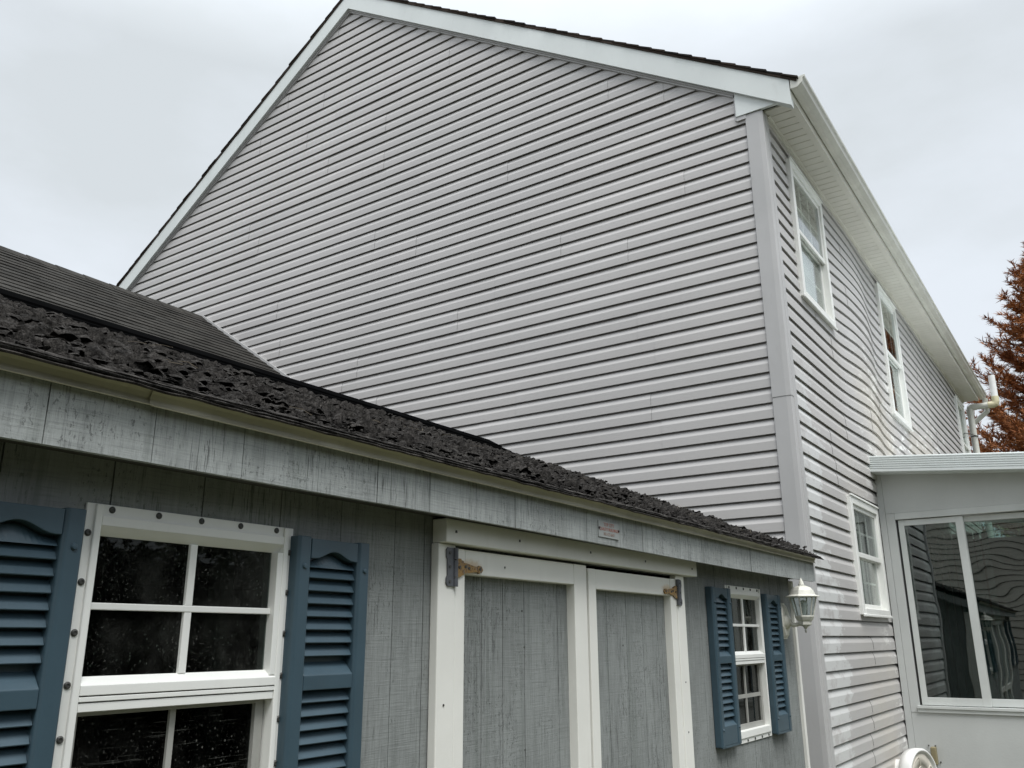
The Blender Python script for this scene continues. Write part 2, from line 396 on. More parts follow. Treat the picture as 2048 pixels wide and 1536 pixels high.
# lap course: hollow lip, flat face, cove bevel, flange behind the next lip   (height, depth proud of the wall)
FRONT = [(0, .0160), (.002, .0168), (.0630, .0158), (.0665, .0150), (.1050, .0010), (.1052, -.0130), (EXP+.0110, -.0130)]
LIP = [(.0112, -.0130), (.0110, .0140), (0, .0152)]
def wave(y, z):
    if not 7.4 < y < 9.75: 
        w = .004*math.sin(y*2.1+z*.7)*sm(9.75, 10.5, y)
        return w
    t = (y-7.45)/(9.7-7.45); t = max(0, min(1, t))
    e = sm(.95, 2.0, z)*(1-.85*sm(3.0, 3.95, z))
    return e*(.058*math.sin(math.pi*t**.85)**2*(1 if t < .62 else 1) - .016*math.exp(-((y-9.1)/.34)**2)*sm(1.1, 1.8, z)) + .003*math.sin(y*7+z*3)*e
WIN = [(6.50, 7.45, 2.60, 3.83), (9.69, 10.66, 2.31, 3.83), (15.38, 16.28, 2.31, 3.83), (7.22, 8.195, .175, 1.11)]
def course_rows(zb, extra=(), top=9e9):
    fr = []
    for (h0, d0), (h1, d1) in zip(FRONT, FRONT[1:]):
        fr.append((zb+h0, d0))
        for e in sorted(extra):
            if zb+h0 < e < zb+h1: fr.append((e, d0+(d1-d0)*(e-zb-h0)/(h1-h0)))
    fr.append((zb+FRONT[-1][0], FRONT[-1][1]))
    rows = [(zb+h, d) for h, d in LIP] + fr
    return [r for r in rows if r[0] <= top]
def panel_gable(zb, x0, x1, off):
    m = MB()
    for k_ in (0, 1):
        rows = []
        for z, d in course_rows(zb+k_*EXP):
            half = (AZ-.20-z)/SL; a, b = max(x0, AX-half), min(x1, AX+half)
            if b-a < .01: break
            rows.append((a, b, z, d+off))
        if len(rows) < 5: continue
        vs = []
        for a, b, z, q in rows: vs += [(a, HY-q, z), (b, HY-q, z)]
        m.add(vs, [(2*i, 2*i+1, 2*i+3, 2*i+2) for i in range(len(rows)-1)])
    if m.f: m.build('siding_panel', 'vinyl', house)
kmin = math.floor((GZ-Z0)/(2*EXP))
for k in range(kmin, 24):
    zb = Z0+k*2*EXP
    xa, xb = -10.95, HX-.107
    cuts = [xa]; x = xa + rng.uniform(.8, 3.6)
    if zb < 1.2: x += 2.5
    while x < xb-.5:
        cuts.append(x); x += rng.uniform(1.3, 3.7)
    cuts.append(xb)
    for i in range(len(cuts)-1):
        panel_gable(zb, cuts[i]+(.0005 if i else 0), cuts[i+1]-.0005, (.0022 if i % 2 else 0)+.0008*(k % 2))
def panel_side(zb, y0, y1, off):
    ww = .03
    holes = [(a+ww, b-ww, c+ww, d-ww) for a, b, c, d in WIN]
    ys = {y0, y1}
    n = max(1, int((y1-y0)/(.09 if 7.2 < (y0+y1)/2 < 10.2 else .25)))
    ys |= {y0+(y1-y0)*i/n for i in range(n+1)} | {h[j] for h in holes for j in (0, 1) if y0 < h[j] < y1}
    ys = sorted(ys); lists = [course_rows(zb+k_*EXP, [h[j] for h in holes for j in (2, 3)], 3.985) for k_ in (0, 1)]
    zspan = (zb, zb+2*EXP)
    # cut into stretches where an opening takes the whole height of the panel
    runs, cur = [], []
    for i in range(len(ys)-1):
        cy = (ys[i]+ys[i+1])/2
        full = any(h[0] < cy < h[1] and h[2] <= zspan[0]+.001 and h[3] >= min(zspan[1], 3.985)-.001 for h in holes)
        if full:
            if cur: runs.append(cur); cur = []
        else: cur.append(i)
    if cur: runs.append(cur)
    for run in runs:
        m = MB(); idx = {}
        def V(i, c, j):
            if (i, c, j) not in idx:
                y = ys[i]; z, d = lists[c][j]; idx[(i, c, j)] = len(m.v); m.v.append((HX+d+off+wave(y, zb+c*EXP+.05), y, z))
            return idx[(i, c, j)]
        for i in run:
            for c, L in enumerate(lists):
                for j in range(len(L)-1):
                    cy, cz = (ys[i]+ys[i+1])/2, (L[j][0]+L[j+1][0])/2
                    if any(h[0] < cy < h[1] and h[2] < cz < h[3] for h in holes): continue
                    m.f.append((V(i, c, j), V(i+1, c, j), V(i+1, c, j+1), V(i, c, j+1)))
        if m.f: m.build('siding_panel', 'vinyl_side', house)
for k in range(kmin, 10):
    zb = Z0+k*2*EXP
    if zb > 3.98: break
    ya, yb = HY+.107, HY1-.1
    cuts = [ya]; y = ya + rng.uniform(.5, 3.2)
    while y < yb-.5:
        cuts.append(y); y += rng.uniform(1.6, 3.7)
    cuts.append(yb)
    for i in range(len(cuts)-1):
        panel_side(zb, cuts[i]+(.0005 if i else 0), cuts[i+1]-.0005, (.0022 if i % 2 else 0)+.0008*(k % 2))
# sheathing behind the siding, with window openings
m = MB()
hw = [(a+.045, b-.045, c+.045, d-.045) for a, b, c, d in WIN]
for y0, y1, z0, z1 in minus((HY+.02, HY1, GZ, 4.0), hw): m.box(HX-.12, HX-.018, y0, y1, z0, z1)
m.prism([(LX, GZ), (HX-.125, GZ), (HX-.125, rake(HX-.125)-.2), (AX, AZ-.25), (LX, rake(LX)-.25)], 'y', HY+.018, HY+.10)
m.box(LX, HX-.125, HY1-.1, HY1, GZ, 4.0); m.box(LX, LX+.1, HY+.1, HY1-.1, GZ, 4.0); m.box(LX+.1, HX-.125, HY+.1, HY1-.1, 3.90, 3.96)
m.box(LX+.1, HX-.125, HY+.1, HY1-.1, 1.3, 1.4); m.box(-5.0, -4.9, HY+.1, HY1-.1, GZ, 3.89)
m.build('wall', 'room', house)
# corner post in two lapped lengths
def Lpost(z0, z1, o):
    p = [(HX-.108, HY-.006), (HX-.108, HY-.027-o), (HX-.006, HY-.027-o), (HX+.027+o, HY-.027-o+.006), (HX+.027+o, HY+.108), (HX+.006, HY+.108), (HX+.006, HY-.006)]
    MB().prism([(a, b) for a, b in p], 'z', z0, z1).build('corner_post', 'post', house, bevel=.004)
Lpost(GZ, 1.655, 0); Lpost(1.643, 3.962, .003)
# raised bead on the side leg
MB().prism([(HX+.024, HY+.034), (HX+.033, HY+.037), (HX+.033, HY+.102), (HX+.024, HY+.106)], 'z', GZ, 3.962).build('corner_post_flange', 'post', house)
# rakes: boards with a joint, shingle edge, trim strip
def rake_piece(name, mat, xa, xb, top, bot, y0, y1, bevel=0):
    MB().prism([(xa, rake(xa)+bot), (xb, rake(xb)+bot), (xb, rake(xb)+top), (xa, rake(xa)+top)], 'y', y0, y1).build(name, mat, house, bevel=bevel)
for a, b, y in ((AX, -3.80, 5.868), (-3.80, -1.418, 5.866), (AX, -8.2, 5.868), (-8.2, LX-.25, 5.866)):
    rake_piece('rake_board', 'white', a, b, -.002, -.222, y, HY+.005)
for a, b in ((AX, HX-.18), (AX, LX)):
    rake_piece('gable_trim', 'post', a, b, -.222, -.258, HY-.030, HY-.002)
    rake_piece('gable_trim_lip', 'post', a, b, -.224, -.240, HY-.040, HY-.030)
m = MB().prism([(AX, AZ+.0), (-1.36, rake(-1.36)), (-1.36, rake(-1.36)+.022), (AX, AZ+.026), (LX-.3, rake(LX-.3)+.022), (LX-.3, rake(LX-.3))], 'y', 5.858, HY1+.15)
m.build('roof', 'houseroof', house)
xs = AX
i = 0
while xs < -1.42:                                   # stepped shingle butts showing along the rake
    w = .142*.833; jit = rng.uniform(-.006, .006)
    for sgn in (1, -1):
        a, b = AX+sgn*(xs-AX), AX+sgn*(min(xs+w*1.12, -1.345)-AX)
        za, zb = rake(a)+.022, rake(b)+.030
        MB().prism([(a, za), (b, zb-.004), (b, zb+.014+.004*rng.random()), (a, za+.012)], 'y', 5.852+jit, 6.3).build('roof_shingle', 'houseroof', house)
    xs += w
# eave: soffit strips, fascia, gutter, return
FX = -1.420
sx0, sx1 = HX+.004, FX
PIT = .1016*3
y = HY+.03
k = 0
while y < HY1+.02:
    y1 = min(y+PIT, HY1+.05); m = MB(); q = y
    while q < y1-.01:
        e = min(q+.1016, y1)
        m.prism([(q+.001, 3.985), (q+.010, 3.9775), (e-.002, 3.9775), (e-.001, 3.985)], 'x', sx0+.012, sx1-.012)
        q = e
    m.build('soffit_panel', 'soffit', house); y = y1
MB().box(sx0, sx1, HY+.02, HY1+.05, 3.986, 3.995).build('soffit_backing', 'slot', house)
MB().prism([(HX-.002, 3.985), (HX+.002, 3.945), (HX+.030, 3.945), (HX+.034, 3.970), (HX+.045, 3.973), (HX+.045, 3.985)], 'y', HY+.11, HY1).build('soffit_channel', 'soffit', house)
for a, b in ((5.885, 8.62), (8.60, 11.95), (11.93, HY1+.05)):
    o = .002 if a > 8 and a < 9 else 0
    MB().prism([(FX-.045, 3.9655-o), (FX+.004+o, 3.9655-o), (FX+.004+o, 4.112), (FX-.010, 4.112), (FX-.010, 3.974), (FX-.045, 3.974)], 'y', a, b).build('eave_fascia', 'soffit', house)
GP = [(FX+.010, 4.112), (FX+.010, 4.030), (FX+.060, 4.030), (FX+.082, 4.048), (FX+.096, 4.058), (FX+.100, 4.078), (FX+.104, 4.094), (FX+.118, 4.098), (FX+.122, 4.116), (FX+.112, 4.116), (FX+.110, 4.104), (FX+.096, 4.100), (FX+.090, 4.080), (FX+.086, 4.064), (FX+.076, 4.056), (FX+.056, 4.038), (FX+.014, 4.038), (FX+.014, 4.112)]
MB().prism(GP, 'y', 5.876, HY1+.24).build('gutter', 'gutter', house, bevel=.002)
MB().prism([(FX+.009, 4.113), (FX+.009, 4.029), (FX+.061, 4.029), (FX+.083, 4.047), (FX+.101, 4.060), (FX+.106, 4.094), (FX+.122, 4.098), (FX+.124, 4.117)], 'y', 5.866, 5.876).build('gutter_end_cap', 'pvc', house, bevel=.002)
MB().prism([(FX+.009, 4.113), (FX+.009, 4.029), (FX+.061, 4.029), (FX+.106, 4.06), (FX+.124, 4.117)], 'y', HY1+.24, HY1+.25).build('gutter_end_cap', 'pvc', house)
MB().prism([(-1.857, 3.966), (FX+.002, 3.966), (FX+.002, rake(FX)-.12), (-1.857, rake(-1.857)-.12)], 'y', 5.890, HY-.012).build('eave_return', 'white', house, bevel=.002)
MB().prism([(-1.868, 3.940), (-1.857, 3.940), (-1.857, rake(-1.857)-.225), (-1.868, rake(-1.868)-.225)], 'y', 5.900, HY-.012).build('return_channel', 'post', house)
MB().box(-1.857, HX-.10, 5.896, HY-.012, 3.930, 3.9655).build('return_channel', 'post', house)

# ---- double-hung house windows, standing in the plane x = HX
def house_window(y0, y1, z0, z1, mid, shade=0, curtains=0):
    F = HX+.046
    w = MB(); fw_ = .062
    w.box(HX-.02, F, y0, y0+fw_, z0, z1); w.box(HX-.02, F, y1-fw_, y1, z0, z1)
    w.box(HX-.02, F, y0+fw_, y1-fw_, z1-fw_, z1); w.box(HX-.02, F+.004, y0+fw_, y1-fw_, z0, z0+.05)
    win = w.build('window', 'vinylwhite', house, bevel=.004)
    MB().prism([(F-.004, z0-.014), (F+.008, z0-.012), (F+.008, z0+.004), (F-.004, z0+.010)], 'y', y0-.008, y1+.008).build('sill', 'vinylwhite', win, bevel=.002)
    MB().prism([(F-.006, z1-.002), (F+.010, z1-.002), (F+.008, z1+.014), (F-.006, z1+.014)], 'y', y0-.004, y1+.004).build('head_trim', 'vinylwhite', win)
    a, b = y0+fw_, y1-fw_
    for up_ in (1, 0):
        zb, zt = (mid-.018, z1-fw_) if up_ else (z0+.05, mid+.012)
        X = F-.016 if up_ else F-.050
        t = .034; s = MB()
        s.box(X-.02, X, a, a+t, zb, zt); s.box(X-.02, X, b-t, b, zb, zt)
        s.box(X-.02, X, a+t, b-t, zt-t, zt); s.box(X-.02, X, a+t, b-t, zb, zb+t+.006)
        s.build('sash', 'vinylwhite', win, bevel=.003)
        MB().box(X-.014, X-.009, a+t-.004, b-t+.004, zb+t, zt-t+.004).build('pane', 'glass_house', win)
        g = MB(); n = 2
        for q in range(1, n+1):
            yy = a+t+(b-a-2*t)*q/(n+1); g.box(X-.028, X-.022, yy-.008, yy+.008, zb+t, zt-t)
        zz = (zb+zt)/2; g.box(X-.0275, X-.0225, a+t, b-t, zz-.008, zz+.008)
        g.build('grille', 'vinylwhite', win)
    if shade:
        zt = z0+(z1-z0)*shade
        Xs = F-.095 if shade < .9 else F-.06
        MB().box(Xs, Xs+.004, a+.012, b-.012-(.12 if shade < .9 else 0), z0+.085, zt).build('shade', 'blind', win)
    if curtains:
        m = MB()
        for c0, c1 in ((a, a+.20), (b-.30, b)):
            n = 14
            for i in range(n):
                ya, yb = c0+(c1-c0)*i/n, c0+(c1-c0)*(i+1)/n
                xa, xb = HX-.13+.018*math.sin(i*1.9), HX-.13+.018*math.sin((i+1)*1.9)
                m.add([(xa, ya, z0+.03), (xb, yb, z0+.03), (xb, yb, z1-.06), (xa, ya, z1-.06)], [(0, 1, 2, 3)])
        m.build('curtain', 'blind' if curtains == 2 else 'curtain', win)
    return win
house_window(*WIN[0], 3.215, shade=.47)
house_window(*WIN[1], 3.07, curtains=1)
house_window(*WIN[2], 3.07, shade=.97)
house_window(*WIN[3], .645, curtains=2)

# ------------------------------------------------------------------ garage with its shingled roof running into the gable wall
garage = thing('garage', (-8.6, 2.5, GZ), 'attached garage with a dark even shingle roof running into the gable wall', 'garage')
GX, GTZ, GS = -8.60, 3.775, .656
GE = 3.45                                        # half width
gy0, gy1 = -1.0, HY-.024
n_rows = int(GE*math.sqrt(1+GS*GS)/.140)
ca = 1/math.sqrt(1+GS*GS); sa = GS*ca
def gpt(d, lift): return (GX + d*ca + lift*sa, GTZ - d*sa + lift*ca)
for r in range(n_rows+1):
    d0, d1 = r*.140, r*.140+.150
    # a course of shingles butted side by side; each stands a little proud or flat
    y = gy0 + rng.uniform(-.3, 0); m = MB()
    while y < gy1:
        yb = min(y+rng.choice((.17, .22, .30, .33)), gy1); ya = max(y, gy0)
        if yb > ya+.01:
            th = rng.choice((.007, .008, .009, .010)); sag = rng.uniform(-.002, .002)
            p0, p1, p2, p3 = gpt(d0, .002), gpt(d0, .005), gpt(d1+sag, th+.006), gpt(d1+sag, .001)
            m.prism([(p0[0], p0[1]), (p1[0], p1[1]), (p2[0], p2[1]), (p3[0], p3[1])], 'y', ya+.001, yb-.001)
        y = yb
    m.build('shingle_course', 'garage', garage)
y = gy0
while y < gy1-.02:                                # ridge caps, lapped
    yb = min(y+.30, gy1)
    m = MB(); t0, t1 = .010, .016
    pts = []
    for yy, t in ((y, t1), (yb, t0)):
        pts += [(GX-.15, yy, GTZ-.15*GS+t+.004), (GX-.03, yy, GTZ-.008+t+.004), (GX+.03, yy, GTZ-.008+t+.004), (GX+.15, yy, GTZ-.15*GS+t+.004)]
    pts += [(p[0], p[1], p[2]-.012) for p in pts]
    fs = [(0, 1, 5, 4), (1, 2, 6, 5), (2, 3, 7, 6)]; fs += [(a+8, b+8, c+8, d+8)[::-1] for a, b, c, d in fs]
    fs += [(0, 8, 9, 1), (1, 9, 10, 2), (2, 10, 11, 3), (4, 5, 13, 12), (5, 6, 14, 13), (6, 7, 15, 14), (3, 11, 15, 7), (0, 4, 12, 8)]
    m.add(pts, fs).build('ridge_cap', 'garage', garage); y = yb
m = MB().prism([(GX, GTZ-.006), (GX+GE, GTZ-.006-GE*GS), (GX+GE, GTZ-.2-GE*GS), (GX-GE, GTZ-.2-GE*GS), (GX-GE, GTZ-GE*GS)], 'y', gy0, gy1-.02)
m.build('roof_deck', 'blackgap', garage)
MB().box(GX-GE+.3, GX+GE-.3, gy0+.3, gy1-.03, GZ, GTZ-.21-GE*GS).build('wall', 'vinyl', garage)
# pale flashing where the roof meets the siding
o0, o1 = gpt(.10, .0), gpt(3.9, .0)
MB().prism([gpt(.04, .008), gpt(4.0, .008), gpt(4.0, .036), gpt(.04, .036)], 'y', HY-.040, HY-.0235).build('flashing', 'post', garage)

# ------------------------------------------------------------------ shed
SX = -1.46                                       # front wall face
SY0, SY1 = .36, 4.80
shed = thing('shed', (-3.4, 2.58, GZ), 'weathered grey-green garden shed with white double doors and a crumbling shingle roof', 'shed')
SWT = .36                                        # top of front wall
OPEN = [(.833, 1.262, -.425, .222), (3.847, 4.277, -.425, .222), (1.80, 3.265, -1.60, .243)]
GROOVE = [SY0] + [.470, .663, .858, 1.051, 1.248, 1.429, 1.616, 1.73, 1.80, 1.988, 2.201, 2.39, 2.585, 2.79, 2.99, 3.117, 3.265, 3.37, 3.533, 3.72, 3.90, 4.072, 4.252, 4.463, 4.631] + [SY1]
for a, b in zip(GROOVE, GROOVE[1:]):
    g_ = rng.uniform(.0009, .0019); q_ = rng.uniform(-.0007, .0007)
    for r in minus((a+g_, b-g_, -1.60, SWT), OPEN):
        if r[1]-r[0] > .004 and r[3]-r[2] > .004: MB().box(SX-.012, SX+q_, *r).build('siding_board', 'wood', shed)
m = MB()
for r in minus((SY0, SY1, -1.60, SWT), [(a-.02, b+.02, c-.02, d+.02) for a, b, c, d in OPEN]): m.box(SX-.075, SX-.0045, *r)
m.build('wall_backing', 'woodedge', shed)
# end and back walls, floor
RX, RZ = -3.36, 1.243                             # ridge line
BX = 2*RX-SX
for y0, y1 in ((SY0, SY0+.05), (SY1-.05, SY1)):
    MB().prism([(SX-.08, -1.6), (SX-.08, SWT), (RX, RZ-.10), (BX, SWT), (BX, -1.6)], 'y', y0, y1).build('end_wall', 'wood', shed)
MB().box(BX-.05, BX, SY0, SY1, -1.6, SWT).build('back_wall', 'wood', shed)
MB().box(BX, SX-.02, SY0+.06, SY1-.06, GZ-.01, -1.6).build('floor', 'plywood', shed)
MB().box(SX-.004, SX+.016, SY1-.012, SY1+.020, -1.6, .30).build('corner_board', 'trim', shed, bevel=.002)
MB().box(SX-.10, SX-.006, SY1+.0005, SY1+.018, -1.6, .30).build('corner_board', 'trim', shed, bevel=.002)
# fascia boards
FXS = -1.350
FG = [.30, .470, .668, .858, 1.051, 1.248, 1.429, 1.616, 1.779, 1.988, 2.201, 2.39, 2.585, 2.79, 2.95, 3.117, 3.33, 3.533, 3.72, 3.90, 4.072, 4.252, 4.463, 4.631, 4.77, 4.90]
def sag(y): return .004*math.sin((y-.3)*1.35) 
for a, b in zip(FG, FG[1:]):
    dz0, dz1 = sag(a), sag(b); m = MB(); g = rng.uniform(.0007, .0013)
    zb, zt = .297, .409
    x0, x1 = FXS-.012, FXS+rng.uniform(-.0008, .0012)
    m.add([(x0,a+g,zb+dz0),(x1,a+g,zb+dz0),(x1,b-g,zb+dz1),(x0,b-g,zb+dz1),(x0,a+g,zt),(x1,a+g,zt),(x1,b-g,zt),(x0,b-g,zt)],
          [(0,3,2,1),(4,5,6,7),(0,1,5,4),(1,2,6,5),(2,3,7,6),(3,0,4,7)])
    m.build('fascia_board', 'fascia', shed)
MB().box(FXS-.05, FXS-.0125, .30, 4.90, .306, .396).build('fascia_backing', 'plywood', shed)
MB().box(SX-.06, FXS-.055, .31, 4.89, .315, .330).build('soffit_board', 'plywood', shed)
# drip edge in three lapped lengths
for a, b, o in ((.28, .842, 0), (.834, 3.65, .0035), (3.642, 4.905, .001)):
    pr_ = [(-1.3285, .4280), (-1.3365, .4185), (-1.3400, .4095), (-1.3395, .4030), (-1.3355, .3985), (-1.3310, .3965)]
    prf = [(x+o, z-o*.6) for x, z in pr_] + [(x+o-.0012, z-o*.6-.0012) for x, z in pr_[::-1]]
    MB().prism(prf, 'y', a, b).build('drip_edge', 'drip', shed)
# roof deck
sl_ = (RZ-.418)/(RX+1.325)                       # negative: rises towards -x
MB().prism([(-1.352, .428), (RX, RZ-.004), (2*RX+1.325, .418), (2*RX+1.325, .35), (RX, RZ-.09), (-1.366, .400)], 'y', .30, 4.93).build('roof_deck', 'blackgap', shed)
ang = math.atan(-sl_); cS, sS = math.cos(ang), math.sin(ang)
def rpt(t, y, h): return Vector((-1.316 - t*cS + h*sS, y, .4185 + t*sS + h*cS))
SLEN = math.hypot(RX+1.316, RZ-.4185)
# crumpled shingle tabs, one object each, upper courses over lower ones
NR, NC = 16, 18
TW = 4.68/NC
TTOP = SLEN-.15
def crumple(p, s): 
    v = Vector(p); a_ = noise.noise(v*s); b_ = 1-abs(noise.noise(v*s*2.3+Vector((7, 3, 1))))*2; c_ = noise.noise(v*s*5.1)
    return .42*a_ + .50*(b_-.5) + .42*c_
def tab(row, col):
    m = MB(); nu, nv = (22, 14) if col < 7 else (12, 8)
    t0 = row*TTOP/NR; L = TTOP/NR*1.45
    ya = .285 + col*TW + (TW/2 if row % 2 else 0) + rng.uniform(-.012, .012); wd = TW*rng.uniform(.95, 1.08)
    seed = Vector((rng.uniform(0, 90), rng.uniform(0, 90), 3))
    curl = rng.uniform(.004, .020)*(.3 if row == 0 else 1); amp = .25 if row == 0 else rng.uniform(.5, .9)
    if row > NR-4: amp *= .6; curl *= .6
    g = []
    for j in range(nv):
        v = j/(nv-1)                              # 0 = butt edge (down slope), 1 = tucked under the next course
        for i in range(nu):
            u = i/(nu-1); y = ya + u*wd; t = t0+v*L
            cr_ = crumple(seed+Vector((y*.8, t*1.9, 0)), 12)
            e = noise.noise(seed+Vector((u*5, 7, 1))); e2 = noise.noise(seed+Vector((u*15, 2, 9)))
            cr_ += .35*noise.noise(seed+Vector((y*70, t*95, 0))) if col < 7 else 0
            h = .010*(1-v)+.004 + curl*(1-v)**2.5*(.7+.9*e) + .019*amp*cr_*(1-.3*v)
            if j == 0: t += .016*e+.010*e2-.004
            if i in (0, nu-1): y += .010*noise.noise(seed+Vector((v*6, 3, 2)))
            g.append((max(t, .004) if row else max(min(t+.008, .020), .0) if j == 0 else t+.008, min(y, 4.968+.010*e2), max(h if row else h*.75, .002)))
    vs = [rpt(*p) for p in g]; vs += [rpt(g[i][0]+.004, g[i][1], max(g[i][2]-.005, .0)) for i in range(nu)]
    fs = [(j*nu+i, j*nu+i+1, (j+1)*nu+i+1, (j+1)*nu+i) for j in range(nv-1) for i in range(nu-1)]
    k = nu*nv; fs += [(k+i, k+i+1, i+1, i) for i in range(nu-1)]
    m.add(vs, fs).build('shingle', 'oldshingle', shed, smooth=True)
for r in range(NR):
    for c in range(NC):
        if r % 2 and c == NC-1: continue
        tab(r, c)
# starter layers under the first course, thin ragged edges one above the other
for lay, (tb, h0, th) in enumerate(((-.0095, .0, .0040), (-.0035, .0050, .0040), (.004, .0100, .0035))):
    n = 420; vs = []; fs = []
    for i in range(n+1):
        y = .285+4.68*i/n
        t = tb + .0050*noise.noise(Vector((y*9, lay*7.3, 2))) + .0045*noise.noise(Vector((y*38, lay*3.1, 5)))
        h = h0 + .0022*noise.noise(Vector((y*16, lay, 8))) + .004*max(0, noise.noise(Vector((y*2.3, lay*5, 1))))
        vs += [rpt(t+.001, y, h), rpt(t, y, h+th), rpt(t+.012, y, h+th+.001), rpt(.10, y, h+th-.001)]
    for i in range(n):
        a = 4*i; fs += [(a+q, a+q+4, a+q+5, a+q+1) for q in range(3)]
    MB().add(vs, fs).build('starter_strip', 'oldshingle', shed)
# crumbled lumps and curled shards of shingle lying in drifts all over the slope
m = MB()
for i in range(36000):
    t = .022+(TTOP-.02)*rng.random(); y = .31+(4.60 if i % 3 else 2.2)*rng.random()
    dens = noise.noise(Vector((t*2.6, y*1.7, 5)))
    if dens < -.3 and rng.random() < .3: continue
    f_ = .6 if t < .07 else 1
    ly = rng.choice((.006, .008, .010, .013, .017, .022, .030))*rng.uniform(.75, 1.25)*f_; lt = ly*rng.uniform(.20, .48)+.003
    H_ = (.003+.75*lt)*rng.uniform(.3, 1.8)*f_; base = rng.uniform(-.004, .007)+.016*max(0, crumple((y*.8, t*1.7, 2), 7))*f_+(.006*f_ if dens > .2 else 0)
    if t > TTOP-.22: H_ *= .6; base *= .5
    rot = rng.gauss(0, .28); cr_, sr_ = math.cos(rot), math.sin(rot); sd_ = Vector((rng.uniform(0, 50), rng.uniform(0, 50), 0))
    lipf = rng.uniform(-.25, .55); thin = rng.random() < .3
    pts = []
    for j in range(4):
        w = (-1, -.62, .1, 1)[j]
        for q in range(5):
            u = (q-2)/2; wob = noise.noise(sd_+Vector((u*1.6, w*1.6, 0))); wob2 = noise.noise(sd_+Vector((u*1.6, w*1.6, 9)))
            dy = ly*u*(1-.25*abs(w)) + .22*ly*wob2; dt = lt*w*(1-.40*u*u) + .25*lt*wob
            k_ = (0 if j == 0 else (1+lipf) if j == 1 else 1 if j == 2 else .25)*(1-.55*u*u)
            if thin: k_ = (1.0, 1.15, .8, .3)[j]*(1-.35*u*u)
            pts.append(rpt(max(t+dt*cr_-dy*sr_, .003), min(y+dy*cr_+dt*sr_, 4.955), max(base + .008 + H_*k_ + .28*H_*wob, .001)))
    m.add(pts, [(j*5+q, j*5+q+1, j*5+q+6, j*5+q+5) for j in range(3) for q in range(4)])
m.build('roof_debris', 'debris', shed, smooth=True, kind='stuff')
m = MB()
for i in range(5000):                             # grit and crumbs
    t, y = TTOP*rng.random(), .31+4.6*rng.random(); r_ = rng.uniform(.002, .006); h = rng.uniform(.008, .026)
    c_ = rpt(max(t, .01), y, h); vs = [c_+Vector((rng.uniform(-1, 1), rng.uniform(-1, 1), rng.uniform(-1, 1)))*r_*1.3 for _ in range(4)]
    m.add(vs, [(0, 1, 2), (0, 2, 3), (0, 3, 1), (1, 3, 2)])
m.build('roof_grit', 'debris', shed, kind='stuff')
m = MB()
for i in range(70):                              # dry needles and twigs
    t, y = (TTOP-.1)*rng.random()+.04, .3+4.6*rng.random(); h = rng.uniform(.022, .035); a = rng.uniform(.015, .05); rot = rng.uniform(-.8, .8)+math.pi/2
    p, q = rpt(t-a*math.cos(rot), y-a*math.sin(rot), h), rpt(t+a*math.cos(rot), y+a*math.sin(rot), h+rng.uniform(-.01, .02))
    m.tube([p, (p+q)/2+Vector((0, 0, rng.uniform(0, .008))), q], .0009, 3, False)
m.build('dry_twigs', m_plain('dry_twig', (.17, .14, .10), .8, .4, 8), shed, kind='stuff')
# ridge vent
RYE = 4.63
MB().prism([(RX-.15, RZ-.045), (RX, RZ+.030), (RX+.15, RZ-.045), (RX+.15, RZ-.018), (RX, RZ+.052), (RX-.15, RZ-.018)], 'y', .28, RYE+.06).build('ridge_vent', 'black', shed)
MB().prism([(RX-.11, RZ-.004), (RX, RZ+.052), (RX+.11, RZ-.004), (RX+.112, RZ+.010), (RX, RZ+.072), (RX-.112, RZ+.010)], 'y', .28, RYE).build('ridge_vent_cap', 'black', shed)
m = MB()
for k_ in range(9): m.box(RX+.145, RX+.156, .3+k_*.5, .3+k_*.5+.47, RZ-.034, RZ-.026)
m.build('ridge_vent_louvre', 'black', shed)
for sgn in (1, -1):                               # rake fascia on the end
    xa, xb = (-1.352, RX) if sgn > 0 else (2*RX+1.352, RX)
    MB().add([(xa, 4.900, .30), (xb, 4.900, RZ-.20), (xb, 4.900, RZ-.03), (xa, 4.900, .405), (xa, 4.925, .30), (xb, 4.925, RZ-.20), (xb, 4.925, RZ-.03), (xa, 4.925, .405)],
             [(0,1,2,3),(7,6,5,4),(0,4,5,1),(1,5,6,2),(2,6,7,3),(3,7,4,0)]).build('rake_fascia', 'fascia', shed)

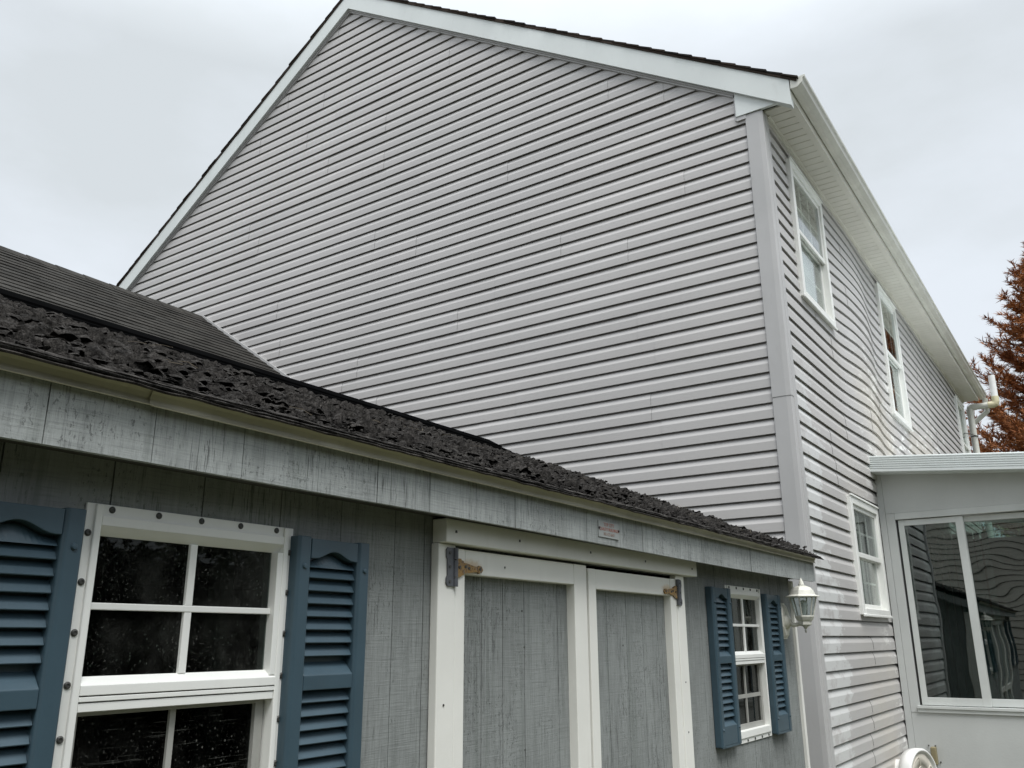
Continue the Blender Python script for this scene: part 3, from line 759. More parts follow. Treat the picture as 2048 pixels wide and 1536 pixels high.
# ---- shed doors
D0 = SX+.001
def trimbox(m, y0, y1, z0, z1, x0=D0, x1=D0+.022): m.box(x0, x1, y0, y1, z0, z1); return m
trimbox(MB(), 1.760, 3.412, .2455, .308, D0, D0+.048).build('door_header', 'trim', shed, bevel=.003)
trimbox(MB(), 1.756, 1.8275, -1.60, .2445, D0, D0+.026).build('door_casing', 'doortrim', shed, bevel=.003)
trimbox(MB(), 3.2435, 3.322, -1.60, .2445, D0, D0+.026).build('door_casing', 'doortrim', shed, bevel=.003)
MB().box(SX-.04, SX-.03, 1.80, 3.27, -1.6, .243).build('door_gap', 'blackgap', shed)
def leaf(y0, y1, zt, sl0, sl1, grooves, flip):
    z0 = -1.57; xf = D0+.024
    m = MB(); trimbox(m, y0, y0+sl0, z0, zt, D0-.02, xf); trimbox(m, y1-sl1, y1, z0, zt, D0-.02, xf)
    o = m.build('door', 'doortrim', shed, bevel=.0025)
    trimbox(MB(), y0+sl0+.0008, y1-sl1-.0008, zt-.066, zt-.0005, D0-.019, xf-.001).build('rail', 'doortrim', o, bevel=.0025)
    trimbox(MB(), y0+sl0+.0008, y1-sl1-.0008, z0, z0+.09, D0-.019, xf-.001).build('rail', 'doortrim', o, bevel=.0025)
    trimbox(MB(), y0+sl0+.0008, y1-sl1-.0008, -.72, -.64, D0-.019, xf-.001).build('rail', 'doortrim', o, bevel=.0025)
    gs = [y0+sl0-.01] + grooves + [y1-sl1+.01]
    for a, b in zip(gs, gs[1:]):
        MB().box(D0-.022, D0-.006, a+.0014, b-.0014, z0+.02, zt-.02).build('door_board', 'wood', o)
    MB().box(D0-.030, D0-.0225, y0+.01, y1-.01, z0+.02, zt-.02).build('door_backing', 'woodedge', o)
    # T hinge: plate on the casing, barrel, tapering strap on the leaf
    s = -1 if flip else 1; yp = y1+.004 if flip else y0-.004; zc = zt-.051
    px = D0+.0265
    p0, p1 = yp-s*.010, yp-s*.040
    pl = [(p0, zc-.050), (p1+s*.006, zc-.050), (p1, zc-.042), (p1, zc-.030), (p1+s*.005, zc-.022), (p1+s*.004, zc+.018), (p1, zc+.026), (p1, zc+.044), (p1+s*.006, zc+.050), (p0, zc+.050)]
    h = MB().prism(pl, 'x', px, px+.004).build('hinge_plate', 'steel', o)
    for dz in (-.038, 0, .036):
        MB().lathe([(.0042, 0), (.0042, .002)], (px+.004, yp-s*.026, zc+dz), 10, (1, 0, 0)).build('hinge_screw', 'screw', o)
    b = MB()
    for za, zb in ((-.050, -.027), (-.025, .018), (.020, .050)):
        b.tube([(px+.004, yp-s*.003, zc+za), (px+.004, yp-s*.003, zc+zb)], .0075, 10)
    b.build('hinge_barrel', 'steel', o, smooth=False)
    st = [(yp+s*.004, -.024), (yp+s*.022, -.024), (yp+s*.026, -.020), (yp+s*.034, -.019), (yp+s*.036, -.014), (yp+s*.050, -.013), (yp+s*.085, -.0075), (yp+s*.100, -.0075), (yp+s*.103, -.0105), (yp+s*.115, -.009), (yp+s*.122, 0)]
    st = [(a, zc+c) for a, c in st] + [(a, zc-c) for a, c in st[-2::-1]]
    MB().prism(st, 'x', px-.002, px+.003).build('hinge_strap', 'rust', o)
    for dy in (.016, .042, .058, .108):
        MB().lathe([(.0040, 0), (.0040, .002)], (px+.003, yp+s*dy, zc+(.001 if dy != .042 else .004)), 10, (1, 0, 0)).build('hinge_screw', 'screw', o)
    return o
leaf(1.8285, 2.531, .2365, .043, .080, [1.988, 2.09, 2.201, 2.39], False)
leaf(2.5445, 3.2415, .2285, .050, .052, [2.715, 2.86, 2.99, 3.117], True)
m_holes = MB()
for y, z in ((1.80, .275), (2.10, .277), (2.52, .276), (2.93, .275), (3.36, .274)):
    MB().prism([(y-.004, z-.003), (y+.004, z-.003), (y+.003, z+.004), (y-.003, z+.004)], 'x', D0+.0485, D0+.0497).build('nail_head', 'screw', shed)
for y, z, x in ((2.06, .20, D0+.0232), (1.785, -.155, D0+.0265), (3.28, -.16, D0+.0265), (3.28, -.34, D0+.0265), (2.19, .083, D0-.0058), (2.20, -.02, D0-.0058), (2.2, -.30, D0-.0058), (2.83, -.02, D0-.0058)):
    MB().lathe([(.0032, 0), (.0030, .0012)], (x, y, z), 8, (1, 0, 0)).build('nail_head', 'screw', shed)

# ---- shed windows
def screw_mesh():
    m = MB().lathe([(.0062, 0), (.0062, .0012), (.0045, .0030), (.0030, .0034), (.0026, .0020)], (0, 0, 0), 12, (1, 0, 0))
    me = bpy.data.meshes.new('screw'); me.from_pydata(m.v, [], m.f); me.materials.append(MAT['screw']); return me
SCR = screw_mesh()
def shed_window(y0, y1, z0, z1):
    X = SX+.001
    m = MB(); fl = .016
    for a, b, c, d in minus((y0, y1, z0, z1), [(y0+fl+.008, y1-fl-.008, z0+.03, z1-.03)]): m.box(X, X+.005, a, b, c, d)
    w = m.build('window', 'vinylwhite', shed, bevel=.001)
    m = MB(); a, b = y0+.015, y1-.015; t = .013            # raised frame
    zt, zb = z1-.020, z0+.020
    m.box(X-.05, X+.011, a, a+t, zb, zt+.019); m.box(X-.05, X+.011, b-t, b, zb, zt+.019)
    m.box(X-.05, X+.010, a+t, b-t, zt-.018, zt); m.box(X-.05, X+.010, a+t, b-t, zb, zb+.030)
    m.build('window_frame', 'vinylwhite', w, bevel=.002)
    ia, ib = a+t, b-t; top = zt-.018; mid = z0+ (z1-z0)*.555
    # sloping reveal under the head
    MB().prism([(X+.010, top), (X-.008, top-.016), (X-.012, top-.016), (X-.012, top)], 'y', ia, ib).build('reveal', 'vinylwhite', w)
    # fixed upper sash
    m = MB(); m.box(X-.02, X+.010, ib-.014, ib, mid, top-.0165); m.box(X-.02, X+.004, ia, ia+.004, mid, top-.0165)
    m.prism([(X-.02, mid-.020), (X+.012, mid-.020), (X+.012, mid-.004), (X-.006, mid+.010), (X-.02, mid+.010)], 'y', ia, ib)
    m.build('sash', 'vinylwhite', w, bevel=.001)
    gb, gt = mid+.009, top-.016
    MB().box(X-.014, X-.011, ia+.002, ib-.010, gb-.002, gt+.002).build('pane', 'glass_shed', w)
    hz, vy = (gb+gt)/2-.002, (ia+ib-.01)/2
    MB().box(X-.010, X-.001, ia+.004, ib-.014, hz-.006, hz+.006).build('muntin', 'vinylwhite', w, bevel=.0015)
    for q0, q1 in ((gb, hz-.006), (hz+.006, gt)):
        MB().box(X-.0105, X-.002, vy-.008, vy+.008, q0, q1).build('muntin', 'vinylwhite', w, bevel=.0015)
    # track lines and meeting rail
    m = MB(); m.box(X-.02, X+.011, ia, ib, mid-.030, mid-.022); m.box(X-.02, X+.009, ia+.001, ib-.001, mid-.046, mid-.032)
    m.build('meeting_rail', 'vinylwhite', w, bevel=.001)
    # sliding lower sash, set back, with an insect screen
    lt, lb = mid-.046, zb+.030
    m = MB(); m.box(X-.034, X-.014, ia, ia+.016, lb, lt); m.box(X-.034, X-.014, ib-.024, ib-.004, lb, lt); m.box(X-.034, X-.014, ia+.016, ib-.024, lb, lb+.022); m.box(X-.034, X-.014, ia+.016, ib-.024, lt-.008, lt)
    m.build('sash', m_dull, w)
    MB().box(X-.027, X-.024, ia+.014, ib-.022, lb+.020, lt-.006).build('pane', 'glass_screen', w)
    vz = lb+.022+(lt-lb-.03)*.47
    m = MB(); m.box(X-.0235, X-.017, vy-.006, vy+.006, lb+.022, lt-.008); m.box(X-.0230, X-.0165, ia+.016, ib-.024, vz-.008, vz+.008)
    m.build('muntin', m_dull, w)
    pts = [(y0+.047+i*(y1-y0-.094)/4, z1-.0085) for i in range(5)] + [(y0+.047+i*(y1-y0-.094)/4, z0+.0085) for i in range(5)]
    nz_ = 8
    for i in range(nz_):
        z = z1-.052-i*(z1-z0-.09)/(nz_-1); pts += [(y0+.0075, z), (y1-.0075, z)]
    for y, z in pts: place(SCR, 'screw', (X+.0051, y, z), w)
    return w
m_dull = m_plain('screened_sash_grey', (.34, .34, .315), .5, .08, 8, .1)
shed_window(.813, 1.282, -.440, .235)
shed_window(3.827, 4.297, -.440, .235)
# interior seen through the shed windows
MB().prism([(4.19, -.2), (4.215, -.2), (4.155, .24), (4.13, .24)], 'x', SX-.16, SX-.13).build('brace', m_plain('pale_stud', (.33, .31, .26), .8), shed)
MB().box(SX-.18, SX-.14, 1.215, 1.250, -1.5, .3).build('stud', m_plain('dim_stud', (.30, .28, .25), .8), shed)

# ---- shutters
def slat_mesh(w):
    m = MB().prism([(0, .0120), (.004, .0128), (.0195, -.0085), (.0190, -.0100), (.0165, -.0102), (.000, -.0020)], 'y', -w/2, w/2)
    m2 = MB()
    for p in m.v: m2.v.append((p[0], p[1]*(1-.028*(p[0] > .01)), p[2]))
    m2.f = m.f
    me = bpy.data.meshes.new('louvre'); me.from_pydata(m2.v, [], m2.f)
    bm = bmesh.new(); bm.from_mesh(me); bmesh.ops.recalc_face_normals(bm, faces=bm.faces); bm.to_mesh(me); bm.free()
    me.materials.append(MAT['shutter']); return me
SW = .2185
SLAT = slat_mesh(SW-.072)
CAP = MB().lathe([(.0058, 0), (.0058, .0015), (.0042, .0040), (.0018, .0042)], (0, 0, 0), 12, (1, 0, 0))
capme = bpy.data.meshes.new('shutter_screw'); capme.from_pydata(CAP.v, [], CAP.f); capme.materials.append(MAT['shutter'])
def shutter(y0, zt=.219, label=None, x=SX+.001, lean=0):
    y1 = y0+SW; H = .645; zb = zt-H; st = .037
    B = x+.012; Fr = x+.033
    m = MB()
    for a, b in ((y0, y0+st), (y1-st, y1)):
        m.prism([(x, a), (Fr-.006, a), (Fr, a+.006), (Fr, b-.003), (Fr-.004, b), (x, b)] if True else 0, 'z', zb+.0, zt)
    o = m.build('shutter', 'shutter', shed, bevel=.002)
    if label: o['label'] = label
    a, b = y0+st+.0012, y1-st-.0012; n = 14; zc = zt-.046
    # arched head panel
    prof = [(a+(b-a)*i/n, zc+.0175*(.5-.5*math.cos(2*math.pi*min(1, max(0, (i/n-.08)/.84))))) for i in range(n+1)]
    MB().prism([(a, zt-.003)] + prof + [(b, zt-.003)], 'x', x, Fr-.002).build('head_panel', 'shutter', o, bevel=.0015)
    MB().box(x, x+.0035, a, b, zb+.004, zc+.02).build('back_panel', 'shutter', o)
    # arched top slat
    pr = [(p[0]+.001 if i == 0 else p[0], p[1]-.0085) for i, p in enumerate(prof)]
    m = MB(); vs = []
    for p in pr: vs += [(x+.010, p[0], p[1]+.004), (x+.022, p[0], zt-.0640)]
    vs += [(x+.004, p[0], zt-.060) for p in pr]
    k = len(pr)
    m.add(vs, [(2*i, 2*i+1, 2*i+3, 2*i+2) for i in range(k-1)] + [(2*i+1, 2*k+i, 2*k+i+1, 2*i+3) for i in range(k-1)])
    m.build('arched_louvre', 'shutter', o)
    yc = (y0+y1)/2
    for i in range(7):
        place(SLAT, 'louvre', (x+.004, yc, zt-.0765-i*.0272), o)
    zm = zt-.262
    MB().prism([(x+.004, zm+.001), (x+.030, zm-.026), (x+.030, zm-.056), (x+.004, zm-.0555)], 'y', a, b).build('middle_rail', 'shutter', o, bevel=.0015)
    z2 = zm-.067
    for i in range(8):
        place(SLAT, 'louvre', (x+.004, yc, z2-.004-i*.0272), o)
    zr = z2-.004-8*.0272+.010
    MB().prism([(x+.004, zr+.001), (x+.031, zr-.026), (x+.031, zb+.006), (x+.004, zb+.006)], 'y', a, b).build('bottom_rail', 'shutter', o, bevel=.0015)
    MB().prism([(x+.001, zb), (x+.031, zb-.004), (x+.031, zb+.0055), (x+.001, zb+.0055)], 'y', y0+.004, y1-.004).build('bottom_edge', 'shutter', o)
    for yy in (y0+.019, y1-.016):
        for zz in (zt-.064, zb+.066): place(capme, 'shutter_screw', (Fr, yy, zz), o)
    return o
shutter(.582, .218); shutter(1.276, .219); shutter(3.602, .217); shutter(4.304, .213)

# ------------------------------------------------------------------ maker's plate on the fascia
plate = MB().box(FXS+.0015, FXS+.004, 2.463, 2.604, .320, .372).build('name_plate', 'sign', label='small grey plate with faded red lettering on the shed fascia', category='sign')
for yy in (2.4665, 2.6005): MB().lathe([(.0042, 0), (.0036, .003)], (FXS+.004, yy, .3485), 8, (1, 0, 0)).build('plate_screw', 'hub', plate)
def text(s, size, y, z, x, mat, parent, sx=1):
    cu = bpy.data.curves.new('lettering', 'FONT'); cu.body = s; cu.size = size; cu.align_x = 'CENTER'; cu.align_y = 'CENTER'; cu.extrude = .0002
    to = bpy.data.objects.new('lettering', cu); C.objects.link(to)
    me = bpy.data.meshes.new_from_object(to.evaluated_get(bpy.context.evaluated_depsgraph_get())); bpy.data.objects.remove(to)
    me.transform(Matrix(((0, 0, 1, 0), (sx, 0, 0, 0), (0, 1, 0, 0), (0, 0, 0, 1)))); me.materials.append(MAT[mat])
    return place(me, 'lettering', (x, y, z), parent)
text('TOP CITY', .0165, 2.533, .3615, FXS+.0046, 'red', plate)
text('QUALITY BUILDINGS', .0150, 2.5335, .3465, FXS+.0046, 'red', plate, .92)
text('302-422-4607', .0135, 2.533, .3310, FXS+.0046, 'faded', plate)

# ------------------------------------------------------------------ wall lantern
LY, LXc = 4.613, -1.352
lamp = thing('wall_lamp', (SX, LY, .09), 'cream white six-sided coach lantern on the shed wall beside the small window', 'lamp')
m = MB()
def octo(r, x0, x1, k=1.25, r2=None):
    r2 = r2 or r
    pts = [(math.cos(math.pi/8+i*math.pi/4), math.sin(math.pi/8+i*math.pi/4)) for i in range(8)]
    m.add([(x0, LY+r*p[0], .088+r*k*p[1]) for p in pts] + [(x1, LY+r2*p[0], .088+r2*k*p[1]) for p in pts], [tuple(range(8))[::-1], tuple(range(8, 16))] + [(i, (i+1) % 8, 8+(i+1) % 8, 8+i) for i in range(8)])
octo(.070, SX+.001, SX+.012); octo(.066, SX+.012, SX+.024, 1.25, .054)
m.build('back_plate', 'lampwhite', lamp, bevel=.001)
MB().lathe([(.036, 0), (.033, .010), (.022, .020), (.012, .026)], (SX+.020, LY, .085), 14, (1, 0, 0)).build('canopy', 'lampwhite', lamp, smooth=True)
MB().tube([(SX+.03, LY, .083), (SX+.055, LY, .068), (SX+.085, LY, .074), (LXc, LY, .098)], [.013, .010, .010, .014], 10).build('arm', 'lampwhite', lamp, smooth=True)
N6 = 6; A0 = math.pi/6
MB().lathe([(.024, .066), (.030, .070), (.030, .086), (.036, .090), (.044, .104), (.044, .110), (.030, .111)], (LXc, LY, 0), N6, a0=A0).build('cup', 'lampwhite', lamp, bevel=.001)
MB().lathe([(.002, .034), (.004, .040), (.006, .046), (.003, .050), (.008, .054), (.010, .060), (.022, .066)], (LXc, LY, 0), 10).build('lower_finial', 'lampwhite', lamp, smooth=True)
MB().lathe([(.078, .192), (.079, .196), (.060, .203), (.052, .222), (.040, .236), (.020, .243), (.014, .246)], (LXc, LY, 0), N6, a0=A0).build('cap', 'lampwhite', lamp, bevel=.0012)
MB().lathe([(.016, .245), (.012, .250), (.011, .258), (.0015, .279)], (LXc, LY, 0), 12).build('finial', 'lampwhite', lamp, smooth=True)
for i in range(6):
    a = A0+i*math.pi/3; a2 = a+math.pi/3
    p = Vector((LXc+.040*math.cos(a), LY+.040*math.sin(a), .110)); q = Vector((LXc+.061*math.cos(a), LY+.061*math.sin(a), .194))
    p2 = Vector((LXc+.040*math.cos(a2), LY+.040*math.sin(a2), .110)); q2 = Vector((LXc+.061*math.cos(a2), LY+.061*math.sin(a2), .194))
    MB().tube([p, q], .0035, 6).build('lantern_bar', 'lampwhite', lamp)
    MB().add([p*.97+p2*.03, p2*.97+p*.03, q2*.97+q*.03, q*.97+q2*.03], [(0, 1, 2, 3)]).build('lantern_pane', 'glass_lamp', lamp)
MB().lathe([(.008, .112), (.009, .128), (.012, .136), (.019, .150), (.020, .160), (.014, .174), (.004, .180)], (LXc, LY, 0), 14).build('bulb', 'bulb', lamp, smooth=True)

lamp.scale = (1.12, 1.12, 1.12)
# ------------------------------------------------------------------ sunroom
QY = 8.333
SRX = 2.35; SRY = 12.4
sun = thing('sunroom', (.3, 10.3, GZ), 'grey-white aluminium sunroom with sliding windows against the side of the house', 'sunroom')
wo = (-1.528, 1.95, -.526, 1.0165)
m = MB()
x0s = HX+.024
MB().box(x0s, -1.604, QY, QY+.06, GZ, 1.445).build('corner_panel', 'stucco', sun, bevel=.002)
MB().box(-1.602, -1.5285, QY+.002, QY+.06, -.6045, 1.075).build('corner_stile', 'stucco', sun, bevel=.002)
MB().box(-1.602, SRX, QY+.004, QY+.06, 1.077, 1.44).build('header_panel', 'stucco', sun)
MB().box(-1.5275, SRX, QY+.001, QY+.058, 1.0185, 1.076).build('header_trim', 'aluminium', sun, bevel=.002)
MB().box(-1.602, SRX, QY+.005, QY+.06, -1.05, -.605).build('lower_panel', 'stucco', sun)
MB().box(-1.602, SRX, QY-.004, QY+.06, -1.09, -1.052).build('base_trim', 'aluminium', sun, bevel=.002)
MB().box(-1.602, SRX, QY+.008, QY+.06, GZ, -1.092).build('kick_panel', 'stucco', sun)
MB().box(-1.545, SRX, QY-.020, QY+.05, -.572, -.5495).build('sill', 'aluminium', sun, bevel=.002)
MB().box(-1.545, SRX, QY-.010, QY+.05, -.603, -.5735).build('sill', 'aluminium', sun, bevel=.002)
MB().box(1.95, SRX, QY+.006, QY+.06, -.549, 1.018).build('corner_panel', 'stucco', sun)
# sliding windows: dark track gap on the jamb, sash frames, panes
def sash(xa, xb, yf, l, r, name='window'):
    zb, zt = -.545, 1.012; m = MB()
    m.box(xa, xa+l, yf, yf+.03, zb, zt); m.box(xb-r, xb, yf, yf+.03, zb, zt)
    m.box(xa+l, xb-r, yf+.001, yf+.029, zt-.050, zt); m.box(xa+l, xb-r, yf+.001, yf+.029, zb, zb+.062)
    o = m.build(name, 'aluminium', sun, bevel=.002)
    MB().box(xa+l-.003, xb-r+.003, yf+.013, yf+.018, zb+.060, zt-.048).build('pane', 'glass_sun', o)
    return o
MB().box(-1.5275, -1.512, QY+.03, QY+.05, -.545, 1.014).build('window_track', 'cable', sun)
sash(-1.510, -.986, QY+.022, .047, .062)
sash(-1.044, .12, QY-.010+.064, .060, .060)
sash(.125, 1.10, QY+.022, .05, .06); sash(1.04, 1.948, QY+.054, .05, .05)
# rest of the room
MB().box(SRX-.06, SRX, QY+.062, SRY, GZ, 1.2).build('end_wall', 'stucco', sun)
MB().box(x0s, SRX, SRY, SRY+.06, GZ, 1.2).build('back_wall', 'room', sun)
MB().box(x0s, SRX-.061, QY+.062, SRY, GZ, GZ+.12).build('floor', 'room', sun)
# sloping insulated roof with a ribbed fascia
rsl = -.092
def rz(x, z): return z + rsl*(x-HX)
zt_, zb_ = 1.585, 1.438
YF = 8.125
prof = [(YF+.012, zb_), (YF, zb_+.004), (YF, zb_+.022)]
nb = 6; hh = (zt_-zb_-.030)/nb
for i in range(nb):
    z = zb_+.022+i*hh
    prof += [(YF, z+.003), (YF+.008, z+.006), (YF+.008, z+hh*.42), (YF, z+hh*.55), (YF, z+hh)]
prof += [(YF+.004, zt_), (SRY+.25, zt_), (SRY+.25, zb_+.03), (YF+.21, zb_+.012), (YF+.20, zb_+.004)]
m = MB(); n = len(prof)
xa, xb = HX+.028, SRX+.2
m.add([(xa, y, rz(xa, z)) for y, z in prof] + [(xb, y, rz(xb, z)) for y, z in prof], [tuple(range(n))[::-1], tuple(range(n, 2*n))] + [(i, (i+1) % n, n+(i+1) % n, n+i) for i in range(n)])
m.build('roof', 'sunfascia', sun)
MB().prism([(YF-.004, zb_-.004), (YF+.18, zb_-.004), (YF+.18, zt_+.006), (YF-.004, zt_+.010)], 'x', HX+.006, HX+.027).build('roof_end_cap', 'sunfascia', sun)
# blinds and furniture glimpsed inside
m = MB()
for i in range(9):
    x = -1.45+i*.062; a = .5+.3*math.sin(i*2.1)
    m.add([(x, 9.2, -1.2), (x+.055*math.cos(a), 9.2+.055*math.sin(a), -1.2), (x+.055*math.cos(a), 9.2+.055*math.sin(a), .95), (x, 9.2, .95)], [(0, 1, 2, 3)])
m.build('vertical_blind', 'curtain', sun)
MB().box(-1.02, -.985, 9.0, 9.03, -.35, .62).build('blind_wand', 'curtain', sun)
m = MB()
for c0, c1 in ((-.72, -.30), (.02, .5)):
    m.box(c0, c1, SRY-.03, SRY-.004, -.35, .42)
m.build('far_window', m_plain('pale_far_glass', (.26, .36, .34), .4), sun)

# ------------------------------------------------------------------ hose reel and box at the sunroom wall
reel = thing('hose_reel', (-1.50, 7.85, GZ), 'white round plastic hose reel with a dark hub standing by the sunroom wall', 'hose reel')
nrm = Vector((.93, -.30, .02)).normalized(); rc = Vector((-1.462, 7.80, -1.045))
MB().lathe([(.175, -.105), (.205, -.10), (.214, -.05), (.214, -.008), (.206, .004), (.196, .006), (.190, 0), (.186, -.014), (.176, -.018), (.02, -.020)], rc, 40, nrm).build('flange', 'plastic', reel, smooth=True)
MB().lathe([(.178, -.0178), (.174, -.013), (.10, -.011), (.098, -.016), (.05, -.017)], rc, 40, nrm).build('face', 'cream', reel, smooth=True)
uu = nrm.cross(Vector((0, 0, 1))).normalized(); vv = uu.cross(nrm)
for k in range(3):
    t0 = .5+k*2*math.pi/3; pts = []
    for i in range(13):
        a = t0+(i/12)*.9; pts.append(rc+nrm*(-.010)+(uu*math.cos(a)+vv*math.sin(a))*.155)
    for i in range(13):
        a = t0+.9-(i/12)*.9; pts.append(rc+nrm*(-.010)+(uu*math.cos(a)+vv*math.sin(a))*.085)
    pts.append(pts[0]); MB().tube(pts, .0035, 5, False).build('face_rib', 'cream', reel)
MB().lathe([(.048, -.015), (.048, .012), (.040, .020), (.022, .022)], rc+uu*.0+vv*(-.02), 18, nrm).build('hub', 'hub', reel, smooth=True)
MB().lathe([(.12, -.40), (.12, -.10)], rc, 24, nrm).build('drum', 'plastic', reel)
MB().lathe([(.176, -.44), (.212, -.43), (.212, -.40), (.12, -.395)], rc, 36, nrm).build('flange', 'plastic', reel)
for e in (-.02, -.44):
    c0 = rc+nrm*e
    MB().tube([c0+uu*.0, c0-uu*.20+Vector((0, 0, -.55)), Vector((c0-uu*.22).to_tuple()[:2]+(GZ+.02,))], .014, 8).build('leg', 'plastic', reel)
    MB().tube([c0, c0+uu*.20+Vector((0, 0, -.55)), Vector((c0+uu*.22).to_tuple()[:2]+(GZ+.02,))], .014, 8).build('leg', 'plastic', reel)
jb = MB().box(-1.482, -1.440, QY-.056, QY+.0045, -1.005, -.868).build('junction_box', 'tan', bevel=.008, label='small tan utility box screwed to the sunroom wall behind the hose reel', category='box')
for x, z in ((-1.500, -.862), (-1.424, -.985), (-1.448, -.862)): MB().lathe([(.006, -.004), (.005, .006)], (x, QY, z), 8, (0, -1, 0)).build('box_screw', 'screw', jb)

# ------------------------------------------------------------------ vent pipe at the far corner of the house
pipe = thing('vent_pipe', (-1.60, 16.62, GZ), 'white plastic vent pipe with a yellowed elbow rising past the gutter end', 'pipe')
PY = 16.62; pr = .053
MB().tube([(-1.585, PY, GZ), (-1.585, PY, 3.74)], pr, 16).build('riser', 'pvc', pipe, smooth=False)
MB().tube([(-1.585, PY, 3.74), (-1.585, PY, 3.835), (-1.575, PY, 3.870), (-1.545, PY, 3.885), (-1.475, PY, 3.885)], pr+.006, 16).build('elbow', 'pvc', pipe)
MB().tube([(-1.50, PY, 3.885), (-1.24, PY, 3.885)], pr, 16).build('cross_pipe', 'pvc', pipe)
MB().tube([(-1.29, PY, 3.885), (-1.205, PY, 3.885), (-1.178, PY, 3.895), (-1.168, PY, 3.925), (-1.168, PY, 4.02)], pr+.007, 16).build('elbow', 'pvcy', pipe)
MB().tube([(-1.168, PY, 4.02), (-1.168, PY, 4.40)], pr, 16).build('outlet_pipe', 'plastic', pipe)
MB().tube([(-1.168, PY, 4.02), (-1.168, PY, 4.32)], pr-.004, 16).build('outlet_liner', 'pvc', pipe)
MB().tube([(-1.56, PY+.10, 3.62), (-1.33, PY+.10, 3.80), (-1.33, PY+.10, 4.03)], .045, 10).build('gutter_leader', 'gutter', pipe)
MB().lathe([(pr+.004, -.008), (pr+.004, .008)], (-1.585, PY, 3.36), 16).build('strap', 'cable', pipe)
MB().tube([(-1.525, PY-.02, 3.36), (-1.60, PY-.35, 3.34), (HX+.02, PY-.55, 3.33)], .006, 5).build('strap_cable', 'cable', pipe)

# ------------------------------------------------------------------ trees
def leafquad(m, p, d, w, ln):
    s = d.cross(Vector((rng.uniform(-1, 1), rng.uniform(-1, 1), rng.uniform(-1, 1)))).normalized()*w
    m.add([p-s, p+s, p+d*ln*.6+s*.7, p+d*ln, p+d*ln*.6-s*.7], [(0, 1, 2, 3, 4)])
def conifer(name, base, H, rad, label, nb=150, zlo=1.2):
    t = thing(name, base, label, 'tree', None); b = Vector(base)
    MB().tube([b, b+Vector((.1, 0, H*.4)), b+Vector((0, .05, H*.8)), b+Vector((0, 0, H))], [.22, .16, .07, .01], 8).build('trunk', 'bark', t)
    m = MB(); lm = MB()
    for i in range(nb):
        f = (i+rng.random())/nb; z = zlo+(H-zlo)*f**.92
        L = rad*(1-f)**.85*rng.uniform(.72, 1.12)+.25
        a = i*2.399+rng.uniform(-.3, .3); d = Vector((math.cos(a), math.sin(a), 0))
        lift = rng.uniform(.10, .45)
        pts = [b+Vector((0, 0, z))+d*(L*s)+Vector((0, 0, L*(lift*s*1.3-.15*math.sin(s*3)+.22*s*s*s))) for s in (0, .25, .5, .75, 1)]
        m.tube(pts, [.035*L/rad+.008, .02, .012, .007, .003], 5, False)
        nt_ = int(10+L*12)
        for k in range(nt_):
            s = .12+.88*(k+rng.random())/nt_; q = min(3, int(s*4)); u = s*4-q
            p = pts[q].lerp(pts[q+1], u); ax = (pts[q+1]-pts[q]).normalized()
            side = ax.cross(Vector((0, 0, 1))).normalized()*rng.choice((-1, 1)); 
            dr = (ax*rng.uniform(.35, 1)+side*rng.uniform(.2, .95)+Vector((0, 0, rng.uniform(-.35, .40)))).normalized()
            tl = rng.uniform(.22, .55)*(1.15-.5*s)
            for j in range(int(12+tl*52)):
                g = rng.random(); pp = p+dr*tl*g+Vector((0, 0, -.10*g*g*tl))
                dd = (dr*rng.uniform(.5, 1)+Vector((rng.uniform(-.8, .8), rng.uniform(-.8, .8), rng.uniform(-.55, .6)))).normalized()
                leafquad(lm, pp, dd, rng.uniform(.006, .013), rng.uniform(.08, .22))
    m.build('branches', 'bark', t); lm.build('foliage', 'rustleaf', t, kind='stuff')
    return t
conifer('conifer_tree', (.02, 25.0, GZ), 11.5, 3.6, 'tall rust-brown conifer rising behind the sunroom roof', 330)
conifer('conifer_tree', (3.6, 28.0, GZ), 11.5, 3.2, 'second rust-brown conifer half hidden beyond the tall one', 110)
def bare(name, base, H, label, n=7, leaves=0, mat='greybark', spread=.5, r0=.06, lean=(0, 0)):
    t = thing(name, base, label, 'tree' if not leaves else 'shrub'); b = Vector(base); m = MB(); lm = MB()
    def grow(p, d, L, r, lev):
        pts = [p]; q = p.copy(); dd = d.copy()
        for i in range(4):
            dd = (dd+Vector((rng.uniform(-.16, .16), rng.uniform(-.16, .16), rng.uniform(0, .1)))).normalized(); q = q+dd*L/4; pts.append(q.copy())
        m.tube(pts, [r, r*.85, r*.7, r*.55, r*.35], 5 if lev < 2 else 3, False)
        if lev < 4:
            for k in range(2 if lev else n):
                for _ in range(2 if lev > 0 else 1):
                    s = rng.choice((2, 3, 4)) if lev else rng.choice((1, 2, 3, 4)); a = rng.uniform(0, 6.28)
                    nd = (dd+Vector((math.cos(a), math.sin(a), rng.uniform(-.1, .5)))*spread*rng.uniform(.6, 1.2)).normalized()
                    grow(pts[s], nd, L*rng.uniform(.42, .62), r*.5, lev+1)
        if leaves and lev >= 2:
            for _ in range(leaves):
                p_ = pts[rng.randrange(1, 5)]+Vector((rng.uniform(-.12, .12), rng.uniform(-.12, .12), rng.uniform(-.12, .12)))
                leafquad(lm, p_, Vector((rng.uniform(-1, 1), rng.uniform(-1, 1), rng.uniform(-.6, .4))).normalized(), .022, .075)
    grow(b, Vector((lean[0], lean[1], 1)).normalized(), H*.62, r0, 0)
    m.build('trunk', mat, t)
    if leaves: lm.build('foliage', 'greenleaf', t, kind='stuff')
    return t
bare('bare_tree', (-3.3, 34.0, GZ), 11.3, 'bare grey winter tree peeking over the gutter line', 7, 0, spread=.26, r0=.06)
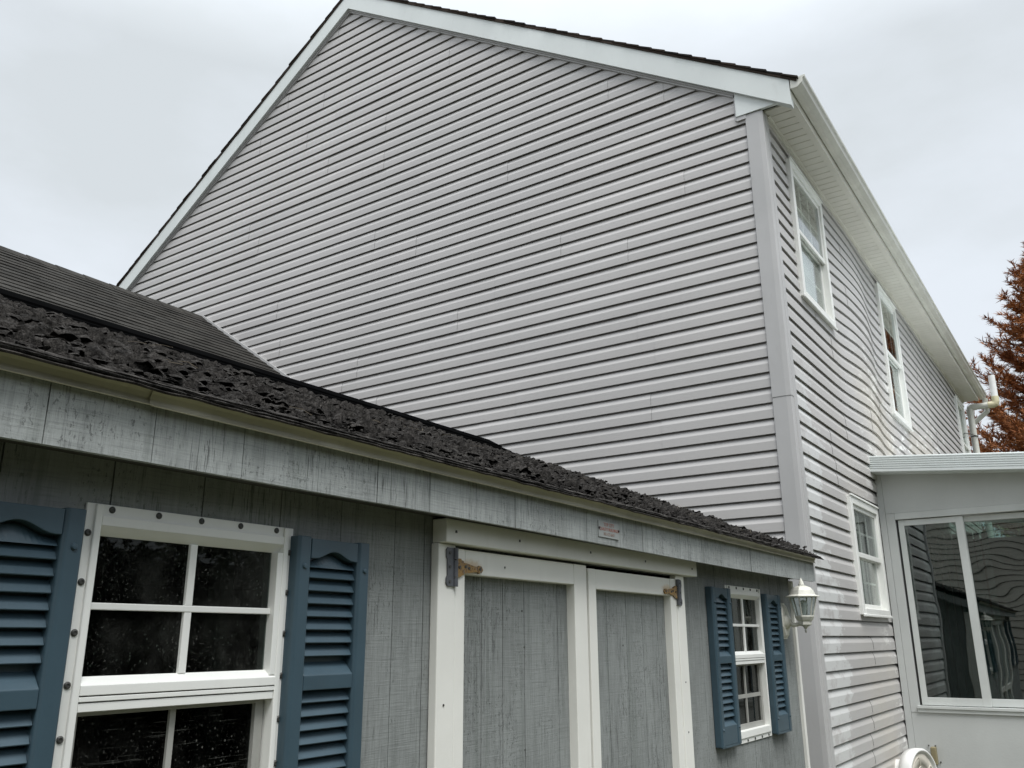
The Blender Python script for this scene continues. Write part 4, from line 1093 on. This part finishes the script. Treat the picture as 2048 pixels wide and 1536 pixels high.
bare('leafy_sapling', (-1.05, 21.0, GZ), 4.6, 'thin sapling with sparse yellow-green leaves in front of the brown conifer', 7, 3, spread=.45, r0=.035)
bare('leafy_sapling', (-.62, 20.6, GZ), 5.0, 'pale leaning sapling stem beside the conifer trunk', 6, 1, spread=.35, r0=.035, lean=(.05, 0))

# ------------------------------------------------------------------ neighbour's house, seen mirrored in the sunroom glass
nb_ = thing('neighbour_house', (-5.4, -13, GZ), 'tan clapboard house mirrored in the sunroom windows', 'house')
NY = -9.0
for k in range(40):
    z = GZ+.2+k*.165
    MB().prism([(NY, z+.022), (NY+.030, z+.018), (NY+.010, z+.165), (NY, z+.165)], 'x', -14, 3.2).build('siding_course', 'neigh', nb_)
MB().box(-14, 3.2, NY-8, NY-.01, GZ, 5.2).build('wall', 'blackgap', nb_)
MB().prism([(NY+.4, 5.0), (NY-4, 7.4), (NY-8.4, 5.0), (NY-8.4, 4.85), (NY-4, 7.2), (NY+.4, 4.85)], 'x', -14.4, 3.6).build('roof', 'houseroof', nb_)

# ------------------------------------------------------------------ evergreen hedge across the yard, mirrored in the shed windows
MAT['hedge'] = m_leaf('hedge_leaf', (.018, .032, .012), (.035, .05, .018), (.012, .018, .008))
def hedge(x0, x1, y0, y1, top, label, n):
    hg = thing('evergreen_hedge', ((x0+x1)/2, (y0+y1)/2, GZ), label, 'hedge')
    MB().box(x0, x1, y0, y1, GZ, top-.25).build('hedge_core', 'blackgap', hg)
    m = MB()
    for i in range(n):
        y = rng.uniform(y0-.2, y1+.2)
        if rng.random() < .8: p = Vector((x0-.2+.25*noise.noise(Vector((y*.7, i*.01, 1)))-.1*rng.random(), y, rng.uniform(GZ, top)))
        else: p = Vector((rng.uniform(x0-.3, x1+.2), y, top-.1+.4*noise.noise(Vector((y*.6, 3, 1)))))
        leafquad(m, p, Vector((rng.uniform(-1, .2), rng.uniform(-1, 1), rng.uniform(-.5, 1))).normalized(), rng.uniform(.03, .07), rng.uniform(.12, .28))
    m.build('foliage', 'hedge', hg, kind='stuff')
hedge(8.9, 10.1, -9, 17, 1.45, 'long dark evergreen hedge across the yard, mirrored in the shed windows', 12000)
hedge(3.9, 4.9, -8, 2.8, 1.75, 'unseen dark hedge added to keep low light off the shed wall', 8000)  # added out of view: blocks low sky so the wall under the eave darkens
